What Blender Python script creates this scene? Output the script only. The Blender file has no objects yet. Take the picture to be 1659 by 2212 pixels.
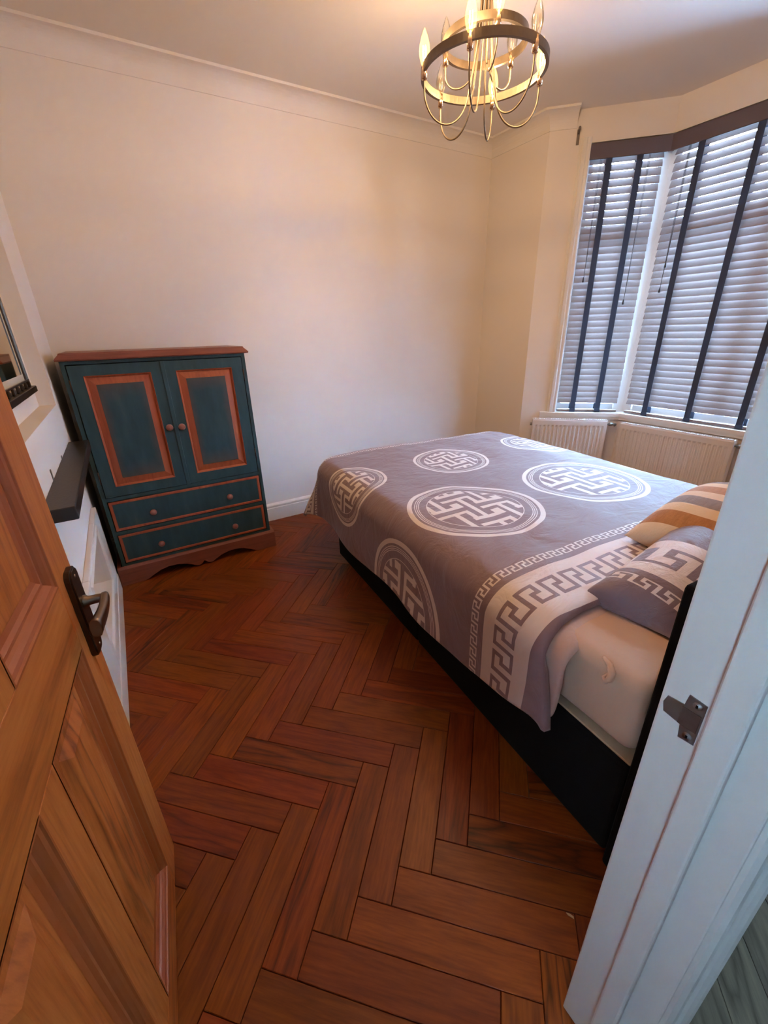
import bpy, bmesh, math, random
import numpy as np
from mathutils import Vector, Matrix

random.seed(7)
rng = np.random.default_rng(7)
PI = math.pi
S = bpy.context.scene
COL = S.collection

# ------------------------------------------------------------------ camera
FPX, PITCH, ROLL, YAW, CAMH = 905.0, math.radians(23.3), math.radians(1.6), math.radians(30.6), 1.35
cp, sp = math.cos(PITCH), math.sin(PITCH)
fw = Vector((math.sin(YAW) * cp, math.cos(YAW) * cp, -sp))
rt0 = Vector((math.cos(YAW), -math.sin(YAW), 0))
dn0 = fw.cross(rt0)
cr, sr = math.cos(ROLL), math.sin(ROLL)
rt = cr * rt0 + sr * dn0
dn = -sr * rt0 + cr * dn0
cam_d = bpy.data.cameras.new('camera')
cam_d.sensor_fit = 'HORIZONTAL'
cam_d.sensor_width = 36.0
cam_d.lens = 36.0 * FPX / 1659.0
cam_d.clip_start = 0.01
cam = bpy.data.objects.new('camera', cam_d)
COL.objects.link(cam)
M = Matrix.Identity(4)
up, bk = -dn, -fw
for i in range(3):
    M[i][0], M[i][1], M[i][2] = rt[i], up[i], bk[i]
M[2][3] = CAMH
cam.matrix_world = M
S.camera = cam

# ------------------------------------------------------------------ world, exposure
W = bpy.data.worlds.new('overcast_sky')
W.use_nodes = True
S.world = W
wn = W.node_tree.nodes
bg = wn['Background']
bg.inputs['Color'].default_value = (0.37, 0.65, 1.0, 1)
bg.inputs['Strength'].default_value = 215.0
S.view_settings.view_transform = 'Standard'
S.view_settings.look = 'None'
S.view_settings.gamma = 1.0
S.view_settings.use_curve_mapping = False
S.view_settings.exposure = 0.0
S.cycles.use_light_tree = False
BULB_W = 9.8
BULB_COL = (1.0, 0.63, 0.32)

# ------------------------------------------------------------------ node helpers
class NT:
    """small expression builder over a material's node tree"""
    def __init__(self, name):
        self.m = bpy.data.materials.new(name)
        self.m.use_nodes = True
        self.t = self.m.node_tree
        self.n = self.t.nodes
        self.b = self.n['Principled BSDF']
    def link(self, a, b):
        self.t.links.new(a, b)
    def _in(self, sock, v):
        if hasattr(v, 'is_output'):
            self.link(v, sock)
        else:
            sock.default_value = v
    def mth(self, op, a, b=None, c=None, clamp=False):
        x = self.n.new('ShaderNodeMath')
        x.operation = op
        x.use_clamp = clamp
        self._in(x.inputs[0], a)
        if b is not None: self._in(x.inputs[1], b)
        if c is not None: self._in(x.inputs[2], c)
        return x.outputs[0]
    def vmath(self, op, a, b=None):
        x = self.n.new('ShaderNodeVectorMath')
        x.operation = op
        self._in(x.inputs[0], a)
        if b is not None: self._in(x.inputs[1], b)
        return x.outputs[1] if op == 'LENGTH' else x.outputs[0]
    def coord(self, which='Object'):
        return self.n.new('ShaderNodeTexCoord').outputs[which]
    def uv(self):
        x = self.n.new('ShaderNodeUVMap')
        x.uv_map = 'UVMap'
        return x.outputs[0]
    def sep(self, v):
        x = self.n.new('ShaderNodeSeparateXYZ')
        self.link(v, x.inputs[0])
        return x.outputs
    def comb(self, x, y, z=0.0):
        c = self.n.new('ShaderNodeCombineXYZ')
        for i, v in enumerate((x, y, z)): self._in(c.inputs[i], v)
        return c.outputs[0]
    def noise(self, vec, scale=5.0, detail=4.0, rough=0.55, dist=0.0, col=False):
        x = self.n.new('ShaderNodeTexNoise')
        self.link(vec, x.inputs['Vector'])
        x.inputs['Scale'].default_value = scale
        x.inputs['Detail'].default_value = detail
        x.inputs['Roughness'].default_value = rough
        x.inputs['Distortion'].default_value = dist
        return x.outputs['Color' if col else 'Fac']
    def ramp(self, fac, stops):
        x = self.n.new('ShaderNodeValToRGB')
        self._in(x.inputs[0], fac)
        e = x.color_ramp.elements
        while len(e) < len(stops): e.new(0.5)
        for k, (p, c) in enumerate(stops):
            e[k].position = p
            e[k].color = tuple(c) + (1,)
        return x.outputs[0]
    def mix(self, fac, a, b, mode='MIX'):
        x = self.n.new('ShaderNodeMix')
        x.data_type = 'RGBA'
        x.blend_type = mode
        self._in(x.inputs[0], fac)
        for sock, v in ((x.inputs[6], a), (x.inputs[7], b)):
            if hasattr(v, 'is_output'): self.link(v, sock)
            else: sock.default_value = tuple(v) + (1,)
        return x.outputs[2]
    def bump(self, h, strength=0.2, dist=0.01):
        x = self.n.new('ShaderNodeBump')
        x.inputs['Strength'].default_value = strength
        x.inputs['Distance'].default_value = dist
        self.link(h, x.inputs['Height'])
        self.link(x.outputs[0], self.b.inputs['Normal'])
    def base(self, v):
        s = self.b.inputs['Base Color']
        if hasattr(v, 'is_output'): self.link(v, s)
        else: s.default_value = tuple(v) + (1,)
    def set(self, **k):
        names = dict(rough='Roughness', metal='Metallic', spec='Specular IOR Level', coat='Coat Weight', coat_rough='Coat Roughness', sheen='Sheen Weight')
        for a, v in k.items():
            self._in(self.b.inputs[names[a]], v)
    def rects(self, x, y, lst):
        acc = None
        for (x0, x1, y0, y1) in lst:
            a = self.mth('COMPARE', x, (x0 + x1) / 2, (x1 - x0) / 2)
            b = self.mth('COMPARE', y, (y0 + y1) / 2, (y1 - y0) / 2)
            r = self.mth('MULTIPLY', a, b)
            acc = r if acc is None else self.mth('MAXIMUM', acc, r)
        return acc

def srgb(r, g, b):
    f = lambda c: (c / 255 / 12.92) if c / 255 <= 0.04045 else ((c / 255 + 0.055) / 1.055) ** 2.4
    return (f(r), f(g), f(b))

def paint(name, col, rough=0.5, var=0.04, bump=0.05, scale=3.0, fine=120.0):
    t = NT(name)
    v = t.coord('Object')
    n = t.noise(v, scale, 4)
    c = t.mix(n, tuple(max(0, c - var) for c in col), tuple(min(1, c + var) for c in col))
    t.base(c)
    t.set(rough=rough)
    if bump > 0.045: t.bump(t.noise(v, fine, 3), bump, 0.004)
    return t.m

def metal(name, col, rough=0.35, metallic=1.0):
    t = NT(name)
    v = t.coord('Object')
    n = t.noise(v, 40, 4)
    t.base(t.mix(n, tuple(c * 0.8 for c in col), tuple(min(1, c * 1.15) for c in col)))
    t.set(rough=t.mth('MULTIPLY_ADD', n, 0.15, rough - 0.07), metal=metallic)
    return t.m

def wood(name, dark, mid, light, axis='X', scale=1.0, rough=0.4, grain=1.0, rnd=0.25, coat=0.0, band=14.0, hue_v=0.004, spec=0.5):
    t = NT(name)
    v = t.coord('Object')
    info = t.n.new('ShaderNodeObjectInfo')
    rv = info.outputs['Random']
    off = t.comb(t.mth('MULTIPLY', rv, 37.0), t.mth('MULTIPLY', rv, 19.0), t.mth('MULTIPLY', rv, 53.0))
    p = t.vmath('ADD', v, off)
    sc = {'X': (1.2, 14, 14), 'Y': (14, 1.2, 14), 'Z': (14, 14, 1.2)}[axis]
    st = t.vmath('MULTIPLY', p, tuple(s * scale for s in sc))
    sc2 = {'X': (0.5, 5, 5), 'Y': (5, 0.5, 5), 'Z': (5, 5, 0.5)}[axis]
    st2 = t.vmath('MULTIPLY', p, tuple(s * scale for s in sc2))
    big = t.noise(st2, 1.0, 3, 0.5, 0.6)
    rings = t.mth('FRACT', t.mth('MULTIPLY', big, band))
    tri = t.mth('ABSOLUTE', t.mth('MULTIPLY_ADD', rings, 2.0, -1.0))
    tri = t.mth('POWER', tri, 2.2)
    fine = t.noise(t.vmath('MULTIPLY', st, (3.0, 3.0, 3.0)), 1.6, 5, 0.65)
    gk = t.mth('MULTIPLY_ADD', t.mth('POWER', t.mth('FRACT', t.mth('MULTIPLY', rv, 13.7)), 4.0), 0.55 * grain, 0.25 * grain)
    f = t.mth('ADD', t.mth('MULTIPLY', tri, gk), t.mth('MULTIPLY_ADD', fine, 0.75, -0.02))
    c = t.ramp(f, [(0.15, light), (0.5, mid), (0.95, dark)])
    hue = t.n.new('ShaderNodeHueSaturation')
    t.link(c, hue.inputs['Color'])
    t.link(t.mth('MULTIPLY_ADD', rv, 2 * rnd, 1 - rnd), hue.inputs['Value'])
    t.link(t.mth('MULTIPLY_ADD', t.mth('FRACT', t.mth('MULTIPLY', rv, 7.3)), hue_v, 0.5 - hue_v / 2), hue.inputs['Hue'])
    t.base(hue.outputs[0])
    t.set(rough=t.mth('MULTIPLY_ADD', fine, 0.25, rough - 0.12))
    if coat: t.set(coat=coat, coat_rough=0.3)
    t.set(spec=spec)
    t.bump(f, 0.12, 0.003)
    return t.m

# ------------------------------------------------------------------ materials
m_wall = paint('wall_emulsion', (0.84, 0.805, 0.775), 0.7, 0.008, 0.04, 1.5, 90)
m_ceil = paint('ceiling_emulsion', (0.83, 0.81, 0.79), 0.8, 0.008, 0.03, 1.5, 90)
m_white = paint('white_gloss_paint', (0.80, 0.79, 0.77), 0.3, 0.01, 0.03, 4, 60)
m_jamb = paint('jamb_white_paint', (0.79, 0.72, 0.625), 0.35, 0.02, 0.06, 9, 35)
m_rad = paint('radiator_enamel', (0.74, 0.72, 0.69), 0.35, 0.01, 0.02, 5, 90)
m_black = paint('black_fabric', (0.004, 0.004, 0.004), 0.95, 0.001, 0.2, 30, 500)
m_black.node_tree.nodes['Principled BSDF'].inputs['Specular IOR Level'].default_value = 0.12
m_shelf = paint('black_painted_wood', (0.016, 0.014, 0.012), 0.36, 0.004, 0.15, 20, 90)
m_darkmetal = metal('dark_bronze_metal', (0.075, 0.055, 0.042), 0.34)
m_bronze = metal('bronze_lever_metal', (0.22, 0.17, 0.13), 0.3)
m_chand = metal('satin_bronze_metal', (0.20, 0.155, 0.115), 0.45, 0.8)
m_brass = metal('polished_copper_metal', (0.72, 0.52, 0.36), 0.18)
m_steel = metal('worn_steel', (0.30, 0.29, 0.27), 0.45)
m_hook = metal('hook_metal', (0.25, 0.21, 0.18), 0.4)
m_parq = wood('parquet_oak', srgb(60, 20, 3), srgb(112, 45, 9), srgb(138, 64, 16), 'X', 2.2, 0.42, 0.75, 0.17, 0.04, 6.0, 0.014, 0.26)
m_sub = paint('floor_bitumen', (0.012, 0.006, 0.004), 0.9, 0.002, 0.1, 8)
m_pine_v = wood('pine_upright', srgb(108, 48, 14), srgb(174, 96, 40), srgb(194, 116, 54), 'Z', 1.6, 0.38, 0.8, 0.03, 0.15, 8.0)
m_pine_h = wood('pine_crosswise', srgb(108, 48, 14), srgb(174, 96, 40), srgb(194, 116, 54), 'Y', 1.6, 0.38, 0.9, 0.03, 0.15, 8.0)
m_pine_m = paint('pine_moulding', srgb(150, 76, 26), 0.45, 0.02, 0.06, 14, 60)
m_hall = wood('grey_oak_board', srgb(40, 32, 24), srgb(82, 70, 56), srgb(100, 86, 68), 'X', 1.6, 0.85, 1.2, 0.2, 0, 9.0, 0.004, 0.05)
m_ward_brown = wood('wardrobe_brown_stain', srgb(82, 38, 26), srgb(122, 64, 46), srgb(140, 76, 54), 'X', 1.2, 0.42, 0.5, 0.03, 0.1, 6.0)
m_ward_orange = wood('wardrobe_orange_stain', srgb(108, 44, 22), srgb(158, 78, 42), srgb(178, 92, 50), 'Z', 1.2, 0.4, 0.6, 0.04, 0.1, 6.0)
m_knob = wood('turned_brown_wood', srgb(96, 52, 38), srgb(134, 78, 58), srgb(150, 92, 70), 'Y', 2.0, 0.35, 0.4, 0.05, 0.2, 5.0)

def teal_mat(name, worn):
    t = NT(name)
    v = t.coord('Object')
    n = t.noise(t.vmath('MULTIPLY', v, (9, 9, 2.2)), 2.0, 5, 0.6)
    c = t.ramp(n, [(0.25, srgb(28, 52, 56)), (0.55, srgb(40, 68, 70)), (0.85, srgb(62, 80, 76))])
    if worn:
        g = t.sep(t.coord('Generated'))
        ex = t.mth('ABSOLUTE', t.mth('MULTIPLY_ADD', g[0], 2.0, -1.0))
        ez = t.mth('ABSOLUTE', t.mth('MULTIPLY_ADD', g[2], 2.0, -1.0))
        e = t.mth('MAXIMUM', ex, ez)
        e = t.mth('ADD', e, t.mth('MULTIPLY_ADD', t.noise(v, 9, 3), 0.5, -0.25))
        k = t.mth('MULTIPLY_ADD', e, 2.4, -1.62, clamp=True)
        c = t.mix(t.mth('MULTIPLY', k, 0.6), c, srgb(98, 74, 62))
    t.base(c)
    t.set(rough=0.5)
    t.bump(n, 0.08, 0.002)
    return t.m
m_teal = teal_mat('teal_paint', False)
m_teal_worn = teal_mat('teal_paint_worn', True)

def fabric(name, col, rough=0.75, crease=0.25, cs=6.0, sheen=0.2):
    t = NT(name)
    v = t.coord('Object')
    n = t.noise(v, cs, 5, 0.6, 1.2)
    t.base(t.mix(n, tuple(c * 0.93 for c in col), tuple(min(1, c * 1.05) for c in col)))
    t.set(rough=rough, sheen=sheen)
    t.bump(n, crease, 0.02)
    return t.m
m_sheet = fabric('peach_sheet', srgb(205, 166, 138), 0.8, 0.2, 5)
m_under = fabric('duvet_reverse', srgb(196, 164, 150), 0.8, 0.3, 9)
m_cream = fabric('cream_ticking', srgb(196, 168, 132), 0.85, 0.2, 20)

MAUVE = srgb(134, 108, 110)
IVORY = srgb(226, 212, 206)
KEY = [(0.0, 0.165, 0, 1), (0.0, 0.80, 0.86, 1), (0.635, 0.80, 0.46, 1), (0.37, 0.80, 0.46, 0.62), (0.37, 0.535, 0, 0.62), (0.37, 1.0, 0, 0.14)]
def key_band(t, s, u, period, u0, h, phase=0.0):
    x = t.mth('FRACT', t.mth('MULTIPLY_ADD', s, 1.0 / period, phase))
    y = t.mth('MULTIPLY_ADD', u, 1.0 / h, -u0 / h)
    return t.rects(x, y, KEY)

DUV_S0, DUV_S1, DUV_T0, DUV_T1 = -0.385, 1.70, 0.262, 2.40
def duvet_mat():
    t = NT('duvet_print')
    uv = t.uv()
    s, v, _ = t.sep(uv)
    u = t.mth('MINIMUM', v, t.mth('SUBTRACT', 2.56, v))
    big = key_band(t, s, u, 0.0885, 0.327, 0.085, 0.22)
    small = key_band(t, s, u, 0.0450, 0.483, 0.033, 0.1)
    white = t.mth('COMPARE', u, (0.272 + 0.458) / 2, (0.458 - 0.272) / 2)
    band = t.mth('MAXIMUM', t.mth('SUBTRACT', white, big), small)
    # roundels: big row at t = .95, smaller row at t = 1.60, offset by half a pitch
    P = 0.67
    nearbig = t.mth('LESS_THAN', v, 1.31)
    cx0 = t.mth('MULTIPLY_ADD', nearbig, 0.27 + 0.055, -0.055)
    fx = t.mth('MULTIPLY', t.mth('SUBTRACT', s, cx0), 1 / P)
    fx = t.mth('SUBTRACT', fx, t.mth('ROUND', fx))
    cy = t.mth('MULTIPLY_ADD', nearbig, 0.95 - 1.60, 1.60)
    rad = t.mth('MULTIPLY_ADD', nearbig, 0.286 - 0.220, 0.220)
    x = t.mth('DIVIDE', t.mth('MULTIPLY', fx, P), rad)
    y = t.mth('DIVIDE', t.mth('SUBTRACT', v, cy), rad)
    r = t.mth('SQRT', t.mth('ADD', t.mth('MULTIPLY', x, x), t.mth('MULTIPLY', y, y)))
    ring = t.mth('COMPARE', r, 0.965, 0.036)
    for rr, ww in ((0.885, 0.006), (0.855, 0.006), (0.828, 0.006), (0.705, 0.006)):
        ring = t.mth('MAXIMUM', ring, t.mth('COMPARE', r, rr, ww))
    unit = [(-0.33, 0.20, 0.34, 0.42), (0.12, 0.20, 0.08, 0.42), (0.10, 0.64, 0.08, 0.165), (0.50, 0.64, 0.08, 0.27), (-0.08, 0.0, -0.34, 0.38)]
    lst = []
    for (ox, oy) in ((0, 0), (0.40, -0.46), (-0.38, -0.48), (-0.40, 0.46), (0.38, 0.48), (0.78, 0.02), (-0.78, -0.02), (0.02, -0.94), (-0.02, 0.94)):
        for (a, b, c, d) in unit:
            q = (a + ox, b + ox, c + oy, d + oy)
            nx = min(max(0, q[0]), q[1]); ny = min(max(0, q[2]), q[3])
            if nx * nx + ny * ny < 0.66 ** 2: lst.append(q)
    lat = t.mth('MULTIPLY', t.rects(x, y, lst), t.mth('LESS_THAN', r, 0.70))
    rnd = t.mth('MAXIMUM', ring, lat)
    inside = t.mth('GREATER_THAN', u, 0.53)
    pat = t.mth('MAXIMUM', band, t.mth('MULTIPLY', rnd, inside))
    obj = t.coord('Object')
    n = t.noise(obj, 7, 5, 0.6, 1.0)
    mv = t.mix(n, tuple(c * 0.92 for c in MAUVE), tuple(c * 1.06 for c in MAUVE))
    t.base(t.mix(pat, mv, IVORY))
    t.set(rough=0.62, sheen=0.25)
    cre = t.noise(t.vmath('MULTIPLY', obj, (1.0, 1.6, 1.0)), 5.5, 4, 0.55, 1.6)
    t.bump(cre, 0.5, 0.022)
    return t.m
m_duvet = duvet_mat()

def pillow_mat():
    t = NT('pillow_print')
    x, y, _ = t.sep(t.uv())
    big = key_band(t, y, x, 0.125, 0.165, 0.085, 0.3)
    small = key_band(t, y, x, 0.062, 0.070, 0.030, 0.0)
    white = t.mth('COMPARE', x, 0.21, 0.088)
    pat = t.mth('MAXIMUM', t.mth('SUBTRACT', white, big), small)
    obj = t.coord('Object')
    n = t.noise(obj, 9, 5, 0.6, 1.4)
    t.base(t.mix(pat, tuple(c * 0.82 for c in MAUVE), IVORY))
    t.set(rough=0.5, sheen=0.3)
    t.bump(n, 0.45, 0.02)
    return t.m
m_pillow = pillow_mat()

def cushion_mat():
    t = NT('cushion_stripes')
    x, y, _ = t.sep(t.uv())
    w = t.mth('FRACT', t.mth('MULTIPLY', x, 1 / 0.19))
    obj = t.coord('Object')
    n = t.noise(t.vmath('MULTIPLY', obj, (60, 60, 60)), 2.0, 4, 0.7)
    ch = t.noise(t.vmath('MULTIPLY', obj, (14, 40, 14)), 2.0, 5, 0.7)
    cream = srgb(226, 196, 160)
    org = t.mix(ch, srgb(140, 84, 38), srgb(202, 138, 74))
    gry = t.mix(ch, srgb(104, 84, 76), srgb(160, 138, 124))
    c = t.mix(t.mth('COMPARE', w, 0.36, 0.14), cream, org)
    c = t.mix(t.mth('COMPARE', w, 0.86, 0.14), c, gry)
    t.base(c)
    t.set(rough=0.9, sheen=0.3)
    t.bump(n, 0.4, 0.004)
    return t.m
m_cushion = cushion_mat()

def slat_mat(name, trans):
    t = NT(name)
    v = t.coord('Object')
    n = t.noise(t.vmath('MULTIPLY', v, (3, 60, 60)), 2.0, 4, 0.6)
    t.base(t.mix(n, srgb(112, 94, 88), srgb(138, 118, 110)))
    t.set(rough=0.38)
    if trans:
        tl = t.n.new('ShaderNodeBsdfTranslucent')
        tl.inputs[0].default_value = (0.62, 0.58, 0.57, 1)
        mx = t.n.new('ShaderNodeMixShader')
        mx.inputs[0].default_value = trans
        t.link(t.b.outputs[0], mx.inputs[1]); t.link(tl.outputs[0], mx.inputs[2])
        out = [x for x in t.n if x.type == 'OUTPUT_MATERIAL'][0]
        t.link(mx.outputs[0], out.inputs[0])
    return t.m
m_slat_thin = slat_mat('slat_taupe', 0.0060)
m_slat = slat_mat('valance_taupe', 0.0)
m_val = paint('valance_umber', srgb(92, 78, 78), 0.5, 0.01, 0.05, 8, 80)
m_tape = paint('charcoal_tape', srgb(50, 58, 74), 0.85, 0.004, 0.2, 30, 400)
m_cord = paint('brown_cord', srgb(52, 44, 42), 0.8, 0.004, 0.1, 30, 300)

def glass_mat(name, tint=(1, 1, 1), gl=0.06, rough=0.02):
    t = NT(name)
    t.n.remove(t.b)
    tr = t.n.new('ShaderNodeBsdfTransparent')
    tr.inputs[0].default_value = tuple(tint) + (1,)
    g = t.n.new('ShaderNodeBsdfGlossy')
    g.inputs['Roughness'].default_value = rough
    lw = t.n.new('ShaderNodeLayerWeight')
    lw.inputs['Blend'].default_value = 0.25
    f = t.mth('MULTIPLY_ADD', lw.outputs['Fresnel'], 0.7, gl)
    mx = t.n.new('ShaderNodeMixShader')
    t.link(f, mx.inputs[0]); t.link(tr.outputs[0], mx.inputs[1]); t.link(g.outputs[0], mx.inputs[2])
    out = [x for x in t.n if x.type == 'OUTPUT_MATERIAL'][0]
    t.link(mx.outputs[0], out.inputs[0])
    return t.m
m_pane = glass_mat('window_glass')
m_bulb = glass_mat('bulb_glass', (1.0, 0.97, 0.9), 0.05)
def emit(name, col, st):
    t = NT(name)
    t.b.inputs['Emission Color'].default_value = tuple(col) + (1,)
    t.b.inputs['Emission Strength'].default_value = st
    t.base((0, 0, 0))
    return t.m
m_fil = emit('lit_filament', (1.0, 0.72, 0.32), 130.0)
m_fil_off = metal('unlit_filament', (0.5, 0.45, 0.4), 0.4)
def lit_bulb_mat():
    t = NT('lit_bulb_glass')
    t.n.remove(t.b)
    tr = t.n.new('ShaderNodeBsdfTransparent')
    tr.inputs[0].default_value = (1.0, 0.97, 0.90, 1)
    em = t.n.new('ShaderNodeEmission')
    em.inputs[0].default_value = (1.0, 0.55, 0.14, 1)
    em.inputs[1].default_value = 1.3
    ad = t.n.new('ShaderNodeAddShader')
    t.link(tr.outputs[0], ad.inputs[0]); t.link(em.outputs[0], ad.inputs[1])
    out = [x for x in t.n if x.type == 'OUTPUT_MATERIAL'][0]
    t.link(ad.outputs[0], out.inputs[0])
    return t.m
m_bulb_lit = lit_bulb_mat()
for m_ in (m_fil, m_bulb_lit): m_.cycles.emission_sampling = 'NONE'

# ------------------------------------------------------------------ mesh helpers
class MB:
    def __init__(self):
        self.v, self.f, self.sm = [], [], []
    def add(self, vs, fs, smooth=False):
        o = len(self.v)
        self.v += [tuple(p) for p in vs]
        self.f += [tuple(i + o for i in q) for q in fs]
        self.sm += [smooth] * len(fs)
        return self
    def box(self, a, b):
        (x0, y0, z0), (x1, y1, z1) = a, b
        vs = [(x0, y0, z0), (x1, y0, z0), (x1, y1, z0), (x0, y1, z0), (x0, y0, z1), (x1, y0, z1), (x1, y1, z1), (x0, y1, z1)]
        return self.add(vs, BOXF)
    def obox(self, p, q, th, z0, z1):
        """upright slab from plan point p to q, th to the left of p->q"""
        d = Vector((q[0] - p[0], q[1] - p[1])).normalized()
        n = Vector((-d.y, d.x)) * th
        c = [(p[0], p[1]), (q[0], q[1]), (q[0] + n.x, q[1] + n.y), (p[0] + n.x, p[1] + n.y)]
        vs = [(x, y, z0) for x, y in c] + [(x, y, z1) for x, y in c]
        return self.add(vs, BOXF)
    def rbox(self, a, b, r=0.004, seg=2):
        bm = bmesh.new()
        bmesh.ops.create_cube(bm, size=1.0)
        for v in bm.verts:
            v.co = Vector([(a[i] + b[i]) / 2 + v.co[i] * (b[i] - a[i]) for i in range(3)])
        bmesh.ops.bevel(bm, geom=list(bm.edges), offset=r, segments=seg, affect='EDGES', profile=0.5)
        bm.verts.index_update()
        vs = [tuple(v.co) for v in bm.verts]
        fs = [tuple(v.index for v in f.verts) for f in bm.faces]
        bm.free()
        return self.add(vs, fs)
    def prism(self, poly, to3, h0, h1, smooth=False):
        """poly: 2-D outline; to3(x, y, h) -> point"""
        n = len(poly)
        vs = [to3(x, y, h0) for x, y in poly] + [to3(x, y, h1) for x, y in poly]
        fs = [(i, (i + 1) % n, n + (i + 1) % n, n + i) for i in range(n)]
        self.add(vs, fs, smooth)
        o = len(self.v) - 2 * n
        self.f += [tuple(o + i for i in range(n))[::-1], tuple(o + n + i for i in range(n))]
        self.sm += [False, False]
        return self
    def lathe(self, prof, seg=20, axis='Z', c=(0, 0, 0)):
        vs, fs = [], []
        m = len(prof)
        for k in range(seg):
            a = 2 * PI * k / seg
            for r, h in prof:
                x, y = r * math.cos(a), r * math.sin(a)
                p = {'Z': (x, y, h), 'Y': (x, h, y), 'X': (h, x, y)}[axis]
                vs.append((p[0] + c[0], p[1] + c[1], p[2] + c[2]))
        for k in range(seg):
            for i in range(m - 1):
                a, b = k * m + i, ((k + 1) % seg) * m + i
                fs.append((a, b, b + 1, a + 1))
        return self.add(vs, fs, True)
    def tube(self, pts, r, seg=8, caps=True):
        pts = [Vector(p) for p in pts]
        n = len(pts)
        vs, fs = [], []
        prev = None
        for i, p in enumerate(pts):
            d = (pts[min(i + 1, n - 1)] - pts[max(i - 1, 0)]).normalized()
            if prev is None:
                x = d.orthogonal().normalized()
            else:
                x = (prev - d * prev.dot(d)).normalized()
            prev = x
            y = d.cross(x)
            rr = r[i] if isinstance(r, (list, tuple)) else r
            for k in range(seg):
                a = 2 * PI * k / seg
                vs.append(tuple(p + (x * math.cos(a) + y * math.sin(a)) * rr))
        for i in range(n - 1):
            for k in range(seg):
                a, b = i * seg + k, i * seg + (k + 1) % seg
                fs.append((a, b, b + seg, a + seg))
        self.add(vs, fs, True)
        if caps:
            o = len(self.v) - n * seg
            self.f += [tuple(o + k for k in range(seg))[::-1], tuple(o + (n - 1) * seg + k for k in range(seg))]
            self.sm += [False, False]
        return self
    def mesh(self, name, mat, weld=False):
        me = bpy.data.meshes.new(name)
        me.from_pydata(self.v, [], self.f)
        bm = bmesh.new(); bm.from_mesh(me)
        if weld: bmesh.ops.remove_doubles(bm, verts=bm.verts, dist=1e-5)
        bmesh.ops.recalc_face_normals(bm, faces=bm.faces)
        bm.to_mesh(me); bm.free()
        if not weld: me.polygons.foreach_set('use_smooth', self.sm)
        me.materials.append(mat)
        return me
    def build(self, name, mat, parent=None, **k):
        return link(name, self.mesh(name, mat), parent, **k)
BOXF = [(0, 3, 2, 1), (4, 5, 6, 7), (0, 1, 5, 4), (1, 2, 6, 5), (2, 3, 7, 6), (3, 0, 4, 7)]

def link(name, data, parent=None, loc=None, rot=None, label=None, cat=None, group=None, kind=None):
    o = bpy.data.objects.new(name, data)
    COL.objects.link(o)
    if parent is not None: o.parent = parent
    if loc is not None: o.location = loc
    if rot is not None: o.rotation_euler = rot
    if label: o['label'] = label
    if cat: o['category'] = cat
    if group: o['group'] = group
    if kind: o['kind'] = kind
    return o
def thing(name, label, cat, loc=(0, 0, 0), rz=0.0, group=None, kind=None):
    return link(name, None, None, loc, (0, 0, rz), label, cat, group, kind)
def struct(mb, name, mat, label, cat):
    return mb.build(name, mat, None, label=label, cat=cat, kind='structure')
def grid_mesh(name, P, mat, UV=None, smooth=True, close=False):
    """P: (a, b, 3) array"""
    a, b = P.shape[:2]
    me = bpy.data.meshes.new(name)
    idx = np.arange(a * b).reshape(a, b)
    q = np.stack([idx[:-1, :-1], idx[1:, :-1], idx[1:, 1:], idx[:-1, 1:]], -1).reshape(-1, 4)
    me.from_pydata(P.reshape(-1, 3).tolist(), [], q.tolist())
    if UV is not None:
        l = me.uv_layers.new(name='UVMap')
        l.data.foreach_set('uv', UV.reshape(-1, 2)[q.reshape(-1)].astype(np.float32).ravel())
    me.polygons.foreach_set('use_smooth', [smooth] * len(me.polygons))
    me.materials.append(mat)
    return me

# ------------------------------------------------------------------ room measures
XL, XR, YB, YF = -0.29, 2.89, 3.073, 0.14
ZC, ZCOV = 2.67, 2.577
W1 = Vector((2.89, 2.52))
BC = Vector((3.435, 1.975))       # bay corner
BC2 = Vector((3.435, 0.665))
SILL, WTOP = 0.69, 2.485

# ---- floor: herringbone blocks
fl = struct(MB().box((-0.45, 0.075, -0.06), (3.6, 3.2, -0.012)), 'floor', m_sub, 'herringbone parquet bedroom floor of oiled brown oak blocks', 'floor')
BW, BL, GAP = 0.09, 0.45, 0.0007
def block_mesh(poly, name):
    """convex outline in block coordinates with a small chamfer on top"""
    c = Vector((sum(p[0] for p in poly) / len(poly), sum(p[1] for p in poly) / len(poly)))
    n = len(poly)
    inn = []
    for (x, y) in poly:
        d = c - Vector((x, y))
        inn.append((x + math.copysign(min(0.0014, abs(d.x)), d.x), y + math.copysign(min(0.0014, abs(d.y)), d.y)))
    vs = [(x, y, -0.012) for x, y in poly] + [(x, y, -0.0014) for x, y in poly] + [(x, y, 0.0) for x, y in inn]
    fs = []
    for i in range(n):
        j = (i + 1) % n
        fs += [(i, j, n + j, n + i), (n + i, n + j, 2 * n + j, 2 * n + i)]
    fs.append(tuple(2 * n + i for i in range(n)))
    me = bpy.data.meshes.new(name)
    me.from_pydata(vs, [], fs)
    bm = bmesh.new(); bm.from_mesh(me); bmesh.ops.recalc_face_normals(bm, faces=bm.faces); bm.to_mesh(me); bm.free()
    me.materials.append(m_parq)
    return me
def clip(poly, a, b, c):
    """keep a*x + b*y <= c"""
    out = []
    for i in range(len(poly)):
        p, q = poly[i], poly[(i + 1) % len(poly)]
        dp, dq = a * p[0] + b * p[1] - c, a * q[0] + b * q[1] - c
        if dp <= 0: out.append(p)
        if dp * dq < 0:
            k = dp / (dp - dq)
            out.append((p[0] + (q[0] - p[0]) * k, p[1] + (q[1] - p[1]) * k))
    return out
full_block = block_mesh([(GAP, GAP), (BL - GAP, GAP), (BL - GAP, BW - GAP), (GAP, BW - GAP)], 'parquet_block')
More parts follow.
